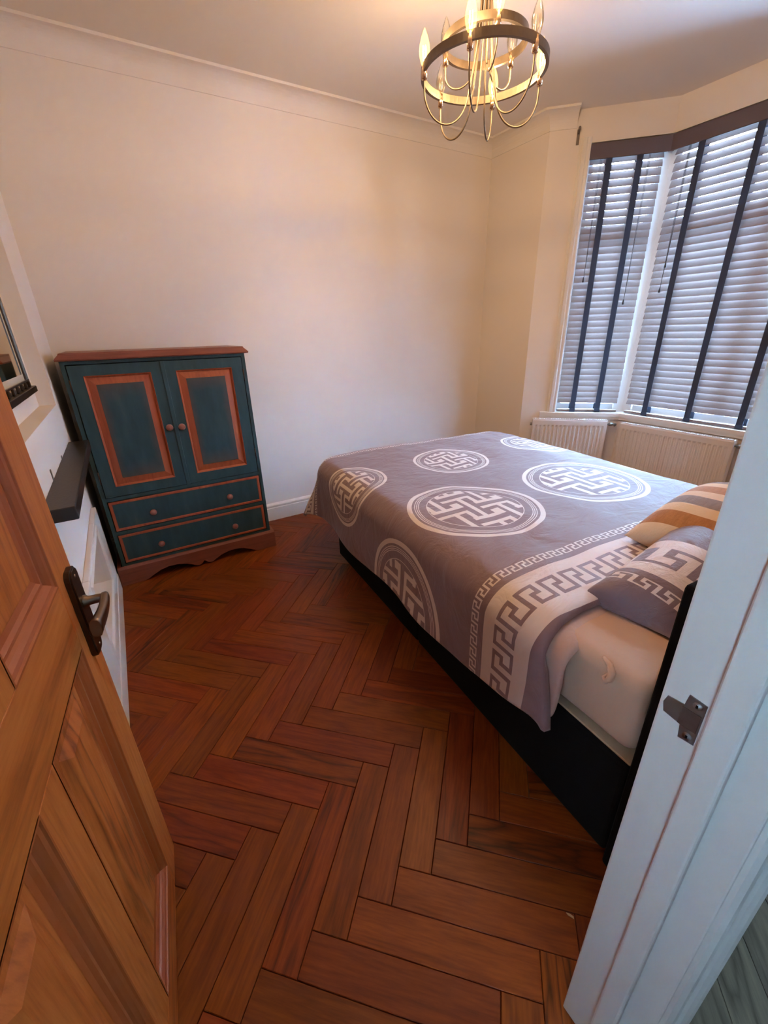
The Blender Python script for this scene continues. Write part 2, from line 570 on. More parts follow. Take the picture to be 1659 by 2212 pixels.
p0, r0 = 0.7452, -0.0648
LIM = [(-1, 0, 0.275), (1, 0, 3.45), (0, -1, -0.10), (0, 1, 3.06), (1, 1, 5.42), (1, -1, 2.80)]
s2 = math.sqrt(2)
nb = 0
def place_block(origin, ang):
    global nb
    ca, sa = math.cos(ang), math.sin(ang)
    loc = [(0, 0), (BL, 0), (BL, BW), (0, BW)]
    world = [(origin[0] + x * ca - y * sa, origin[1] + x * sa + y * ca) for x, y in loc]
    poly = world
    for a, b, c in LIM:
        poly = clip(poly, a, b, c)
        if len(poly) < 3: return
    ar = abs(sum(poly[i][0] * poly[(i + 1) % len(poly)][1] - poly[(i + 1) % len(poly)][0] * poly[i][1] for i in range(len(poly)))) / 2
    if ar < 0.0006: return
    if ar > BW * BL * 0.999:
        me = full_block
    else:
        q = []
        for x, y in poly:
            dx, dy = x - origin[0], y - origin[1]
            q.append((min(BL - GAP, max(GAP, dx * ca + dy * sa)), min(BW - GAP, max(GAP, -dx * sa + dy * ca))))
        me = block_mesh(q, 'parquet_block')
    link('parquet_block', me, fl, (origin[0], origin[1], 0), (0, 0, ang))
    nb += 1
N5 = 5
for j in range(-60, 60):
    for mm in range(-14, 14):
        # block lying along p
        i = j + 2 * N5 * mm
        p, r = p0 + i * BW, r0 + j * BW
        # p = (x+y)/√2, r = (x-y)/√2 ; the block covers p..p+BL, r..r+BW ; local y runs against r
        rr_ = r + BW
        x, y = (p + rr_) / s2, (p - rr_) / s2
        if -1.2 < x < 4 and -1 < y < 3.6: place_block((x, y), PI / 4)
        # block lying along r
        i = j
        p, r = p0 + i * BW, r0 + (i - 2 * N5 * mm - 2 * N5 + 1) * BW
        x, y = (p + r) / s2, (p - r) / s2
        if -1.2 < x < 4 and -1 < y < 3.6: place_block((x, y), -PI / 4)
print('blocks', nb)

# ---- ceiling, walls
struct(MB().box((-1.5, -1.4, ZC), (3.8, 3.3, ZC + 0.1)), 'ceiling', m_ceil, 'plain pale bedroom ceiling above the chandelier', 'ceiling')
struct(MB().box((-0.6, YB, -0.05), (3.05, YB + 0.12, ZC)), 'wall_back', m_wall, 'plain peach-white wall behind the wardrobe and bed', 'wall')
wl = MB()
NY0, NY1, NZ0, NZ1, ND = 1.25, 2.575, 1.068, 2.25, 0.065      # shallow niche
OY0, OY1, OZ0, OZ1, OD = 1.72, 2.345, 0.20, 0.487, 0.085      # fireplace recess
ys = [-0.02, NY0, OY0, OY1, NY1, YB]
zs = [-0.05, OZ0, OZ1, NZ0, NZ1, ZC]
for a in range(5):
    for b in range(5):
        ym, zm = (ys[a] + ys[a + 1]) / 2, (zs[b] + zs[b + 1]) / 2
        d = 0
        if NY0 < ym < NY1 and NZ0 < zm < NZ1: d = ND
        if OY0 < ym < OY1 and OZ0 < zm < OZ1: d = OD
        wl.box((-0.45, ys[a], zs[b]), (XL - d, ys[a + 1], zs[b + 1]))
struct(wl, 'wall_left', m_wall, 'white chimney wall with a shallow niche beside the open door', 'wall')
struct(MB().box((XR, W1.y, -0.05), (XR + 0.12, YB, ZC)), 'wall_right', m_wall, 'short peach-white wall between back corner and bay window', 'wall')
bay = MB()
d1 = (BC - W1).normalized()
def sp1(s): return (W1.x + s, W1.y - s)
TH = 0.18
def bays(p, q, z0, z1): bay.obox(p, q, TH, z0, z1)
bays(sp1(0), sp1(0.185), -0.05, ZC)
bays(sp1(0.185), (BC.x, BC.y), -0.05, SILL - 0.03)
bays(sp1(0.185), (BC.x, BC.y), WTOP, ZC)
bays((BC.x, BC.y), (BC2.x, BC2.y), -0.05, SILL - 0.03)
bays((BC.x, BC.y), (BC2.x, BC2.y), WTOP, ZC)
bays((BC2.x, BC2.y), (2.90, 0.13), -0.05, ZC)
for c_, na, nb_ in ((W1, Vector((1, 0)), Vector((0.7071, 0.7071))), (BC, Vector((0.7071, 0.7071)), Vector((1, 0))), (BC2, Vector((1, 0)), Vector((0.7071, -0.7071)))):
    tri_ = [tuple(c_ - (na + nb_) * 0.0), tuple(c_ + na * TH), tuple(c_ + (na + nb_) / (1 + na.dot(nb_)) * TH), tuple(c_ + nb_ * TH)]
    for z0_, z1_ in ((-0.05, SILL - 0.03), (WTOP, ZC)):
        bay.prism(tri_, lambda x, y, h: (x, y, h), z0_, z1_)
struct(bay, 'wall_bay', m_wall, 'white bay walls above and below the blinds', 'wall')
DX0, DX1 = -0.262, 0.513          # door opening
wf = MB()
wf.box((-0.45, 0.035, -0.05), (DX0 - 0.03, YF, ZC))
wf.box((DX1 + 0.03, 0.035, -0.05), (3.05, YF, ZC))
wf.box((DX0 - 0.03, 0.035, 2.02), (DX1 + 0.03, YF, ZC))
struct(wf, 'wall_front', m_wall, 'white wall around the doorway', 'wall')

# coving (cove profile) along back, right and the first stretch of the bay
def cove(path, name, label):
    prof = []
    for k in range(9):
        a = PI / 2 * k / 8
        prof.append((0.100 * (1 - math.cos(a)) if False else 0.1 - 0.1 * math.cos(a), ZCOV + 0.085 * math.sin(a)))
    # concave quarter: starts on the wall, ends on the ceiling, small steps at both ends
    prof = [(0.0, ZCOV - 0.004), (0.006, ZCOV - 0.004), (0.006, ZCOV)] + [(0.006 + 0.086 * (1 - math.cos(PI / 2 * k / 8)), ZCOV + 0.080 * math.sin(PI / 2 * k / 8)) for k in range(1, 9)] + [(0.1, ZCOV + 0.080), (0.1, ZC), (0.0, ZC)]
    n = len(path)
    vs, fs = [], []
    m = len(prof)
    for i, p in enumerate(path):
        p = Vector(p)
        dirs = []
        if i > 0: dirs.append((p - Vector(path[i - 1])).normalized())
        if i < n - 1: dirs.append((Vector(path[i + 1]) - p).normalized())
        norms = [Vector((d.y, -d.x)) for d in dirs]       # right of travel = into the room
        if len(norms) == 2:
            bis = (norms[0] + norms[1]).normalized()
            off = bis / max(0.2, bis.dot(norms[0]))
        else:
            off = norms[0]
        for (o, z) in prof:
            vs.append((p.x + off.x * o, p.y + off.y * o, z))
    for i in range(n - 1):
        for k in range(m - 1):
            a, b = i * m + k, (i + 1) * m + k
            fs.append((a, b, b + 1, a + 1))
    mb = MB().add(vs, fs)
    return struct(mb, name, m_ceil, label, 'coving')
cove([(XL, 0.15), (XL, YB), (XR, YB), (W1.x, W1.y), sp1(0.12)], 'trim_1', 'curved plaster coving between wall and ceiling')

# baseboards
def skirting(path, name, h, label):
    prof = [(0.0, 0.0), (0.018, 0.0), (0.018, h * 0.72), (0.014, h * 0.75), (0.014, h * 0.80), (0.018, h * 0.83), (0.016, h * 0.90), (0.008, h * 0.97), (0.0, h)]
    vs, fs = [], []
    n, m = len(path), len(prof)
    for i, p in enumerate(path):
        p = Vector(p)
        dirs = []
        if i > 0: dirs.append((p - Vector(path[i - 1])).normalized())
        if i < n - 1: dirs.append((Vector(path[i + 1]) - p).normalized())
        norms = [Vector((d.y, -d.x)) for d in dirs]
        off = norms[0] if len(norms) == 1 else (norms[0] + norms[1]).normalized() / max(0.2, (norms[0] + norms[1]).normalized().dot(norms[0]))
        vs += [(p.x + off.x * o, p.y + off.y * o, z) for o, z in prof]
    for i in range(n - 1):
        for k in range(m - 1):
            a, b = i * m + k, (i + 1) * m + k
            fs.append((a, b, b + 1, a + 1))
    fs += [tuple(range(m)), tuple((n - 1) * m + k for k in range(m))[::-1]]
    return struct(MB().add(vs, fs), name, m_white, label, 'baseboard')
skirting([(XL + 0.002, YB), (XR, YB)], 'baseboard_back', 0.138, 'white moulded baseboard along the wall behind the wardrobe')
skirting([(XR, YB), (W1.x, W1.y), (BC.x, BC.y), (BC2.x, BC2.y)], 'baseboard_right', 0.138, 'white moulded baseboard under the bay radiators')
skirting([(XL, 0.2), (XL, 1.475)], 'baseboard_left', 0.138, 'white baseboard behind the open pine door')

# ------------------------------------------------------------------ hall (behind and right of the camera)
hall = struct(MB().box((-1.3, -1.2, -0.06), (2.7, 0.075, -0.006)), 'floor_hall', m_sub, 'grey board floor of the hall outside the bedroom door', 'floor')
hb_n = 0
PW = 0.092
for k in range(-40, 60):
    # boards run along (1,1); line offsets measured across (1,-1)
    base_r = (0.97 - 0.013) / s2 + k * PW
    for seg in range(-2, 3):
        L = 1.2
        st = seg * L + (k * 0.37 % 1.0) * L
        rr_ = base_r + PW
        o = ((st + rr_) / s2, (st - rr_) / s2)
        ca = sa = 1 / s2
        poly = [(o[0] + x * ca - y * sa, o[1] + x * sa + y * ca) for x, y in ((0.0008, 0.0008), (L - 0.0008, 0.0008), (L - 0.0008, PW - 0.0008), (0.0008, PW - 0.0008))]
        for a, b, c in [(-1, 0, 1.25), (1, 0, 2.65), (0, -1, 1.15), (0, 1, 0.075)]:
            poly = clip(poly, a, b, c)
            if len(poly) < 3: break
        if len(poly) < 3: continue
        ar = abs(sum(poly[i][0] * poly[(i + 1) % len(poly)][1] - poly[(i + 1) % len(poly)][0] * poly[i][1] for i in range(len(poly)))) / 2
        if ar < 0.001: continue
        q = [((x - o[0]) * ca + (y - o[1]) * sa, -(x - o[0]) * sa + (y - o[1]) * ca) for x, y in poly]
        mb = MB().prism(q, lambda x, y, h: (x, y, h), -0.006, 0.0)
        mb.build('board', m_hall, hall, loc=(o[0], o[1], 0), rot=(0, 0, PI / 4))
        hb_n += 1
wh = MB()
wh.box((-1.4, -1.3, -0.05), (2.8, -1.2, ZC))
wh.box((-1.4, -1.2, -0.05), (-1.3, 0.14, 1.55))  # left end: slot added out of view so daylight reaches the jamb face
wh.box((-1.4, -1.2, 1.75), (-1.3, 0.14, ZC))
wh.box((-1.4, -1.2, 1.55), (-1.3, -0.75, 1.75))
wh.box((-1.4, -0.43, 1.55), (-1.3, 0.14, 1.75))
wh.box((-1.4, 0.035, -0.05), (-0.45, 0.14, ZC))
wh.box((2.7, -1.2, -0.05), (2.8, 0.04, 0.9))  # right end: unglazed slot added out of view to let daylight into the hall
wh.box((2.7, -1.2, 1.95), (2.8, 0.04, ZC))
wh.box((2.7, -1.2, 0.9), (2.8, -0.72, 1.95))
wh.box((2.7, -0.55, 0.9), (2.8, 0.04, 1.95))
struct(wh, 'wall_hall', m_wall, 'pale hall walls with unseen slots added at both ends for daylight', 'wall')

# ------------------------------------------------------------------ door frame
jb = MB()
ST = 0.014
# lining right: rebate face, stop, hall part
jb.rbox((DX1, 0.036, 0.0), (DX1 + 0.032, 0.168, 2.03), 0.003)
jb.rbox((DX1 - ST, 0.078, 0.0), (DX1 + 0.004, 0.114, 2.01), 0.005, 3)
jb.rbox((DX0 - 0.032, 0.036, 0.0), (DX0, 0.168, 2.03), 0.003)
jb.rbox((DX0 - 0.004, 0.078, 0.0), (DX0 + ST, 0.114, 2.01), 0.005, 3)
jb.rbox((DX0 - 0.032, 0.036, 2.0), (DX1 + 0.032, 0.168, 2.032), 0.003)
jb.rbox((DX0, 0.078, 1.99), (DX1, 0.114, 2.006), 0.004)
trim_door = struct(jb, 'trim_2', m_jamb, 'white painted door lining with a raised stop', 'door frame')
ar = MB()
prof = [(0.004, 0.038), (0.004, 0.030), (0.010, 0.024), (0.020, 0.022), (0.030, 0.026), (0.036, 0.025), (0.042, 0.018), (0.050, 0.013), (0.062, 0.010), (0.072, 0.011), (0.074, 0.038)]
ar.prism(prof, lambda x, y, h: (DX1 + x, y, h), 0.0, 2.09)
ar.prism(prof, lambda x, y, h: (DX0 - x, y, h), 0.0, 2.09)
ar.prism(prof, lambda x, y, h: (h, y, 2.006 + x), DX0 - 0.07, DX1 + 0.07)
struct(ar, 'trim_3', m_jamb, 'white moulded architrave on the hall side of the doorway', 'architrave')
ar = MB()
ar.rbox((DX1 + 0.008, 0.140, 0.0), (DX1 + 0.075, 0.160, 2.08), 0.004)
ar.rbox((DX0 - 0.028, 0.140, 0.0), (DX0 - 0.008, 0.160, 2.08), 0.004)
ar.rbox((DX0 - 0.028, 0.140, 2.012), (DX1 + 0.075, 0.160, 2.08), 0.004)
struct(ar, 'trim_4', m_jamb, 'flat white architrave on the bedroom side of the doorway', 'architrave')
# strike plate let into the rebate
spz, spy = 0.895, 0.140
pl = MB()
xs = DX1 - 0.0012
def yz_plate(poly, x0, x1):
    return MB().prism(poly, lambda y, z, h: (h, y, z), x0, x1)
outer = [(0.119, 0.862), (0.137, 0.860), (0.139, 0.880), (0.160, 0.884), (0.163, 0.898), (0.160, 0.910), (0.141, 0.912), (0.139, 0.930), (0.119, 0.928)]
sk = yz_plate(outer, xs, DX1 + 0.001).build('strike_plate', m_steel, trim_door, label='worn steel strike plate')
yz_plate([(0.121, 0.881), (0.142, 0.881), (0.142, 0.909), (0.121, 0.909)], xs - 0.0006, xs + 0.0004).build('keep_hole', paint('bare_wood_hole', srgb(70, 42, 28), 0.9, 0.01, 0.1, 60, 200), sk)
for zz in (0.870, 0.921):
    s_ = MB().lathe([(0.0, -0.0022), (0.0048, -0.0018), (0.0052, 0.0)], 14, 'X', (xs, 0.128, zz))
    so = s_.build('screw', m_brass if False else m_steel, sk)
    MB().box((xs - 0.0026, 0.1268, zz - 0.0022), (xs - 0.0020, 0.1292, zz + 0.0022)).build('screw_slot', m_black, sk)

# ------------------------------------------------------------------ pine door
P0 = Vector((-0.169, 0.945)); U = Vector((0.0905, 0.9959))
ang = math.atan2(U.y, U.x) - PI / 2          # local y = U
door = thing('door_1', 'stripped pine panelled door standing open at the left', 'door', (P0.x, P0.y, 0), ang, None, 'structure')
def DY(a): return -a                          # a = distance back from the leading edge
DT = 0.042
A0, A1, ZB, ZT = -0.008, 0.752, 0.008, 1.98
PA = [(0.098, 0.358), (0.436, 0.668)]
PZ = [(0.100, 0.808), (0.946, 1.860)]
for a0, a1 in ((A0, PA[0][0]), (PA[1][1], A1)):
    MB().rbox((-DT, DY(a1), ZB), (0, DY(a0), ZT), 0.003).build('stile', m_pine_v, door)
for z0, z1 in ((ZB, PZ[0][0]), (PZ[0][1], PZ[1][0]), (PZ[1][1], ZT)):
    MB().rbox((-DT, DY(PA[1][1]), z0), (0, DY(PA[0][0]), z1), 0.002).build('rail', m_pine_h, door)
for z0, z1 in PZ:
    MB().rbox((-DT, DY(PA[1][0]), z0), (0, DY(PA[0][1]), z1), 0.002).build('muntin', m_pine_v, door)
def frame_moulding(y0, y1, z0, z1, prof, to3):
    """mitred moulding inside a rectangle; prof = (inset, height) pairs"""
    vs, fs = [], []
    m = len(prof)
    for (cy, cz, sy, sz) in ((y0, z0, 1, 1), (y1, z0, -1, 1), (y1, z1, -1, -1), (y0, z1, 1, -1)):
        for (i, h) in prof:
            vs.append(to3(cy + sy * i, cz + sz * i, h))
    for c in range(4):
        for k in range(m - 1):
            a, b = c * m + k, ((c + 1) % 4) * m + k
            fs.append((a, b, b + 1, a + 1))
    return MB().add(vs, fs)
MPROF = [(-0.001, 0.0008), (0.003, 0.0008), (0.005, -0.002), (0.011, -0.004), (0.017, -0.009), (0.020, -0.013), (0.026, -0.013), (0.032, -0.017), (0.042, -0.019), (0.044, -0.019)]
for (a0, a1) in PA:
    for (z0, z1) in PZ:
        pm = MB()
        y0, y1 = DY(a1), DY(a0)
        pm.box((-0.034, y0, z0), (-0.019, y1, z1))
        # raised field with bevelled margin
        f0 = 0.082
        low_ = z0 < 0.5
        fm = frame_moulding(y0, y1, z0, z1, [(0.044, -0.0188), (0.058, -0.0188), (0.084, -0.010 if low_ else -0.0186), (0.086, -0.0095 if low_ else -0.0185)], lambda y, z, h: (h, y, z))
        pm.add(fm.v, fm.f)
        e = 0.086
        fz = -0.0095 if low_ else -0.0185
        pm.add([(fz, y0 + e, z0 + e), (fz, y1 - e, z0 + e), (fz, y1 - e, z1 - e), (fz, y0 + e, z1 - e)], [(0, 1, 2, 3)])
        po = pm.build('panel', m_pine_v, door)
        frame_moulding(y0, y1, z0, z1, MPROF, lambda y, z, h: (h, y, z)).build('moulding', m_pine_m, po)
# handle: long plate, lever
hp = MB()
zc0, zc1, ya, yb_ = 0.752, 0.948, DY(0.062), DY(0.008)
pts = []
rr = 0.016
for (cy, cz, a0) in ((yb_ - rr, zc1 - rr, 0), (ya + rr, zc1 - rr, 90), (ya + rr, zc0 + rr, 180), (yb_ - rr, zc0 + rr, 270)):
    for k in range(6):
        a = math.radians(a0 + 18 * k)
        pts.append((cy + rr * math.cos(a), cz + rr * math.sin(a)))
def inset(pts, d):
    cy = sum(p[0] for p in pts) / len(pts); cz = sum(p[1] for p in pts) / len(pts)
    return [(y - math.copysign(min(d, abs(y - cy)), y - cy), z - math.copysign(min(d, abs(z - cz)), z - cz)) for y, z in pts]
hp.prism(pts, lambda y, z, h: (h, y, z), 0.0, 0.009)
hp.prism(inset(pts, 0.003), lambda y, z, h: (h, y, z), 0.009, 0.012)
handle = hp.build('handle_plate', m_darkmetal, door, label='dark bronze lever handle plate')
lv = MB()
yr, zr = DY(0.034), 0.872
lv.lathe([(0.0135, 0.010), (0.0135, 0.016), (0.0095, 0.020), (0.0085, 0.044)], 16, 'X', (0, yr, zr))
path, rad = [], []
n_l = 14
vs, fs = [], []
for k in range(n_l):
    f = k / (n_l - 1)
    y = yr + 0.010 - 0.118 * f
    x = 0.0475 + 0.004 * math.sin(PI * f) - 0.004 * f
    z = zr + 0.002 - 0.004 * f
    hx = 0.0070 + 0.0020 * f                     # depth off the door
    hz = 0.0095 + 0.0085 * f ** 1.4              # flares towards the tip
    if k == 0: hx, hz = 0.004, 0.005
    for q in range(12):
        a = 2 * PI * q / 12
        ca, sa = math.cos(a), math.sin(a)
        vs.append((x + hx * math.copysign(abs(ca) ** 0.7, ca), y, z + hz * math.copysign(abs(sa) ** 0.7, sa)))
for k in range(n_l - 1):
    for q in range(12):
        a, b = k * 12 + q, k * 12 + (q + 1) % 12
        fs.append((a, b, b + 12, a + 12))
lv.add(vs, fs, True)
o_ = len(lv.v) - n_l * 12
lv.f += [tuple(o_ + q for q in range(12)), tuple(o_ + (n_l - 1) * 12 + q for q in range(12))[::-1]]; lv.sm += [True, False]
lv.build('lever', m_bronze, handle)
for zz in (0.768, 0.932):
    MB().lathe([(0.0, 0.0135), (0.003, 0.0130), (0.0036, 0.0115)], 12, 'X', (0, DY(0.034), zz)).build('screw', m_bronze, handle)

# ------------------------------------------------------------------ windows
def window(n, p, q, z0, z1, arch, label):
    """p->q in plan with outside on the left; sash in the outer half of the wall"""
    p, q = Vector(p), Vector(q)
    L = (q - p).length
    d = (q - p).normalized()
    a = math.atan2(d.y, d.x)
    w = thing('window_%d' % n, label, 'window', (p.x, p.y, 0), a, None, 'structure')
    fr = MB()
    y0, y1 = 0.088, 0.135
    fr.box((0, y0, z0), (0.05, y1, z1)); fr.box((L - 0.05, y0, z0), (L, y1, z1))
    fr.box((0.05, y0, z1 - 0.05), (L - 0.05, y1, z1)); fr.box((0.05, y0, z0), (L - 0.05, y1, z0 + 0.06))
    zt = z0 + (z1 - z0) * 0.70
    fr.box((0.05, y0, zt - 0.03), (L - 0.05, y1, zt + 0.03))
    npane = 1 if L < 0.7 else 2
    if npane == 2: fr.box((L / 2 - 0.03, y0, z0 + 0.06), (L / 2 + 0.03, y1, z1 - 0.05))
    fr.build('window_frame', m_white, w)
    for k in range(npane):
        x0 = 0.05 if k == 0 else L / 2 + 0.03
        x1 = L - 0.05 if k == npane - 1 else L / 2 - 0.03
        for za, zb in ((z0 + 0.06, zt - 0.03), (zt + 0.03, z1 - 0.05)):
            MB().box((x0, 0.108, za), (x1, 0.112, zb)).build('pane', m_pane, w)
    if arch:
        am = MB()
        am.prism([(0.006, 0.0), (0.006, -0.012), (-0.004, -0.016), (-0.018, -0.014), (-0.026, -0.018), (-0.046, -0.018), (-0.054, -0.010), (-0.066, -0.010), (-0.066, 0.0)], lambda x, y, h: (x, y, h), z0 - 0.0, z1 + 0.03)
        am.build('architrave', m_white, w)
    return w
window(1, sp1(0.19), (BC.x, BC.y), SILL, WTOP, True, 'narrow splayed sash window of the bay behind the smaller blind')
window(2, (BC.x, BC.y), (BC2.x, BC2.y), SILL, WTOP, False, 'wide front window of the bay behind the larger blind')
# corner post and window board
cpst = MB()
_k = math.tan(PI / 8)
def bay_pt(along, out):
    """point near the bay corner: along < 0 on the splay, > 0 on the front; out = outwards"""
    if along < 0:
        return (BC.x + 0.7071 * along + 0.7071 * out, BC.y - 0.7071 * along + 0.7071 * out)
    return (BC.x + out, BC.y - along)
co_ = 0.066
cpst.prism([bay_pt(-0.045, co_), (BC.x + co_, BC.y + co_ * _k), bay_pt(0.045, co_), bay_pt(0.045, 0.14), (BC.x + 0.14, BC.y + 0.14 * _k), bay_pt(-0.045, 0.14)], lambda x, y, h: (x, y, h), SILL - 0.02, WTOP + 0.01)
struct(cpst, 'trim_5', m_white, 'white corner post between the two bay windows', 'window post')
sb = MB()
def sill_poly(off0, off1):
    """band between two inward offsets of the bay line (negative = outwards)"""
    def line(o):
        n1 = Vector((-0.7071, -0.7071)); n2 = Vector((-1, 0))
        a = Vector(sp1(0.105)) + n1 * o
        # intersection of both offset lines
        k = math.tan(PI / 8)
        c = BC + Vector((-1, -k)) * o if False else BC + (n1 + n2) / (1 + n1.dot(n2)) * o
        b = Vector((BC2.x - o, BC2.y))
        return [a, c, b]
    A, B = line(off0), line(off1)
    return [tuple(p) for p in A] + [tuple(p) for p in B[::-1]]
sb.prism(sill_poly(0.028, -0.13), lambda x, y, h: (x, y, h), SILL - 0.030, SILL)
sb.prism(sill_poly(0.020, 0.0), lambda x, y, h: (x, y, h), SILL - 0.052, SILL - 0.030)
struct(sb, 'trim_6', m_white, 'white gloss window board running round the bay', 'window sill')

# ------------------------------------------------------------------ venetian blinds
SLW, PITCH_S = 0.050, 0.0445
def blind(name, p, q, label, tapes, cords, ext):
    p, q = Vector(p), Vector(q)
    L = (q - p).length
    d = (q - p).normalized()
    a = math.atan2(d.y, d.x)
    nrm = Vector((-d.y, d.x)) * 0.03
    root = thing(name, label, 'blind', (p.x + nrm.x, p.y + nrm.y, SILL), a, 'venetian blinds in the bay')
    zt = WTOP - SILL
    MB().rbox((-0.040 if L > 0.7 else -0.012, -0.034, zt - 0.094), (L + ext, -0.022, zt - 0.006), 0.003).build('valance', m_val, root)
    MB().box((0.0, -0.018, zt - 0.060), (L, 0.030, zt - 0.006)).build('head_rail', m_slat, root)
    # slat: crowned strip, local x along the blind
    n = 7
    prof_t, prof_b = [], []
    for k in range(n):
        f = -1 + 2 * k / (n - 1)
        prof_t.append((f * SLW / 2, 0.0020 * (1 - f * f) + 0.0013)); prof_b.append((f * SLW / 2, 0.0020 * (1 - f * f) - 0.0013))
    poly = prof_t + prof_b[::-1]
    sv = [(h, y, z - 0.0013) for h in (0.0, L) for (y, z) in prof_t]
    me = MB().add(sv, [(k, k + 1, n + k + 1, n + k) for k in range(n - 1)], True).mesh('slat', m_slat_thin)
    z = zt - 0.098
    tilt = math.radians(70.5)
    k = 0
    while z > 0.068:
        # inner edge (towards the room, -y) hangs low, outer edge high
        t_ = tilt + math.radians(random.uniform(-1.2, 1.2))
        if k < 2: t_ -= math.radians(14 - 6 * k)
        link('slat', me, root, (0, 0.004, z), (t_, 0, random.uniform(-0.0008, 0.0008)))
        z -= PITCH_S; k += 1
    MB().rbox((0.0, -0.020, 0.006), (L, 0.024, 0.022), 0.003).build('bottom_rail', m_slat, root)
    for x in tapes:
        tp = MB()
        tp.box((x - 0.0195, -0.0255, 0.006), (x + 0.0195, -0.0245, zt - 0.05))
        tp.box((x - 0.0195, 0.0305, 0.006), (x + 0.0195, 0.0315, zt - 0.05))
        tp.box((x - 0.0195, -0.0255, 0.0035), (x + 0.0195, 0.0315, 0.006))
        tp.rbox((x - 0.022, -0.029, 0.004), (x + 0.022, -0.0245, 0.030), 0.002)
        tp.build('ladder_tape', m_tape, root)
    for (x, zb) in cords:
        cd = MB().tube([(x, -0.031, zt - 0.05), (x + 0.001, -0.031, zb + 0.03)], 0.0012, 6)
        cd.tube([(x + 0.008, -0.031, zt - 0.05), (x + 0.004, -0.031, zb + 0.2), (x + 0.001, -0.031, zb + 0.03)], 0.0012, 6)
        co = cd.build('cord', m_cord, root)
        MB().lathe([(0.0, 0.036), (0.004, 0.034), (0.0055, 0.022), (0.008, 0.004), (0.0075, 0.0), (0.0, -0.001)], 10, 'Z', (x, -0.031, zb)).build('tassel', m_cord, co)
    return root
s0_, s1_ = 0.201, 0.526
Lb = (s1_ - s0_) * s2
blind('venetian_blind', sp1(s0_), sp1(s1_), 'narrow taupe slatted blind with two dark tapes beside the back wall', [(0.2855 - s0_) * s2, (0.4205 - s0_) * s2], [((0.2453 - s0_) * s2, 0.96), ((0.4575 - s0_) * s2, 0.80)], 0.046)
blind('venetian_blind', (BC.x, 1.953), (BC.x, 0.69), 'wide taupe slatted blind with dark tapes nearest the doorway', [1.953 - y for y in (1.789, 1.483, 1.163, 0.85)], [(1.953 - 1.856, 1.02), (1.953 - 1.8607, 0.865)], 0.006)

# ------------------------------------------------------------------ radiators
def radiator(p, q, ztop, label):
    p, q = Vector(p), Vector(q)
    L = (q - p).length
    d = (q - p).normalized()
    a = math.atan2(d.y, d.x)
    r = thing('radiator', label, 'radiator', (p.x, p.y, 0), a, 'radiators under the bay window')
    z0, z1 = 0.14, ztop
    # pressed front panel: ribs between flat top and bottom borders
    nr = max(4, round(L / 0.0335))
    pit = (L - 0.03) / nr
    prof = [(0.0, 0.0), (0.015, 0.0)]
    for k in range(nr):
        x = 0.015 + k * pit
        prof += [(x + 0.10 * pit, 0.0), (x + 0.28 * pit, 0.008), (x + 0.62 * pit, 0.008), (x + 0.80 * pit, 0.0)]
    prof += [(L, 0.0)]
    zs_ = [(z0, 0), (z0 + 0.03, 0), (z0 + 0.045, 1), (z1 - 0.060, 1), (z1 - 0.045, 0), (z1 - 0.012, 0), (z1 - 0.004, -0.5), (z1, -1.2)]
    vs, fs = [], []
    for (z, k) in zs_:
        for (x, y) in prof:
            vs.append((x, y * max(0, k) + (-k * 0.006 if k < 0 else 0), z))
    m = len(prof)
    for i in range(len(zs_) - 1):
        for k in range(m - 1):
            fs.append((i * m + k, i * m + k + 1, (i + 1) * m + k + 1, (i + 1) * m + k))
    # front faces -y: mirror ribs outwards (ribs are recessed grooves seen between raised flutes)
    MB().add([(x, -y if False else y, z) for x, y, z in vs], fs).build('front_panel', m_rad, r)
    MB().box((0.0, 0.045, z0), (L, 0.052, z1 - 0.01)).build('back_panel', m_rad, r)
    gr = MB()
    gr.box((0.0, 0.004, z1 - 0.006), (L, 0.010, z1 + 0.002)); gr.box((0.0, 0.042, z1 - 0.006), (L, 0.050, z1 + 0.002))
    kx = 0.006
    while kx < L - 0.004:
        gr.box((kx, 0.010, z1 - 0.004), (kx + 0.006, 0.042, z1)); kx += 0.014
    gr.build('top_grille', m_rad, r)
    for x in (-0.003, L):
        MB().box((x, 0.002, z0 + 0.01), (x + 0.003, 0.050, z1)).build('side_panel', m_rad, r)
    return r, L
n1_ = Vector((-0.7071, -0.7071))
a_ = Vector(sp1(0.069)) + n1_ * 0.08
b_ = Vector(sp1(0.475)) + n1_ * 0.08
r1, L1 = radiator(tuple(a_), tuple(b_), 0.640, 'smaller white fluted radiator under the narrow bay window')
r2, L2 = radiator((3.355, 1.905), (3.355, 1.135), 0.632, 'longer white fluted radiator under the wide bay window')
for r_, L_, zt_ in ((r1, L1, 0.605), (r2, L2, 0.595)):
    v_ = MB().tube([(L_ + 0.003, 0.028, zt_), (L_ + 0.075, 0.028, zt_)], 0.008, 10)
    v_.lathe([(0.0, L_ + 0.020), (0.013, L_ + 0.020), (0.014, L_ + 0.034), (0.013, L_ + 0.048), (0.0, L_ + 0.048)], 12, 'X', (0, 0.028, zt_))
    v_.tube([(L_ + 0.07, 0.028, zt_), (L_ + 0.075, 0.05, zt_ - 0.01), (L_ + 0.075, 0.075, zt_ - 0.02)], 0.008, 10)
    v_.build('valve', m_steel, r_)
v_ = MB().lathe([(0.0, -0.02), (0.012, -0.019), (0.013, -0.004), (0.0, -0.003)], 12, 'X', (0, 0.028, 0.595)).build('bleed_valve', m_steel, r1)

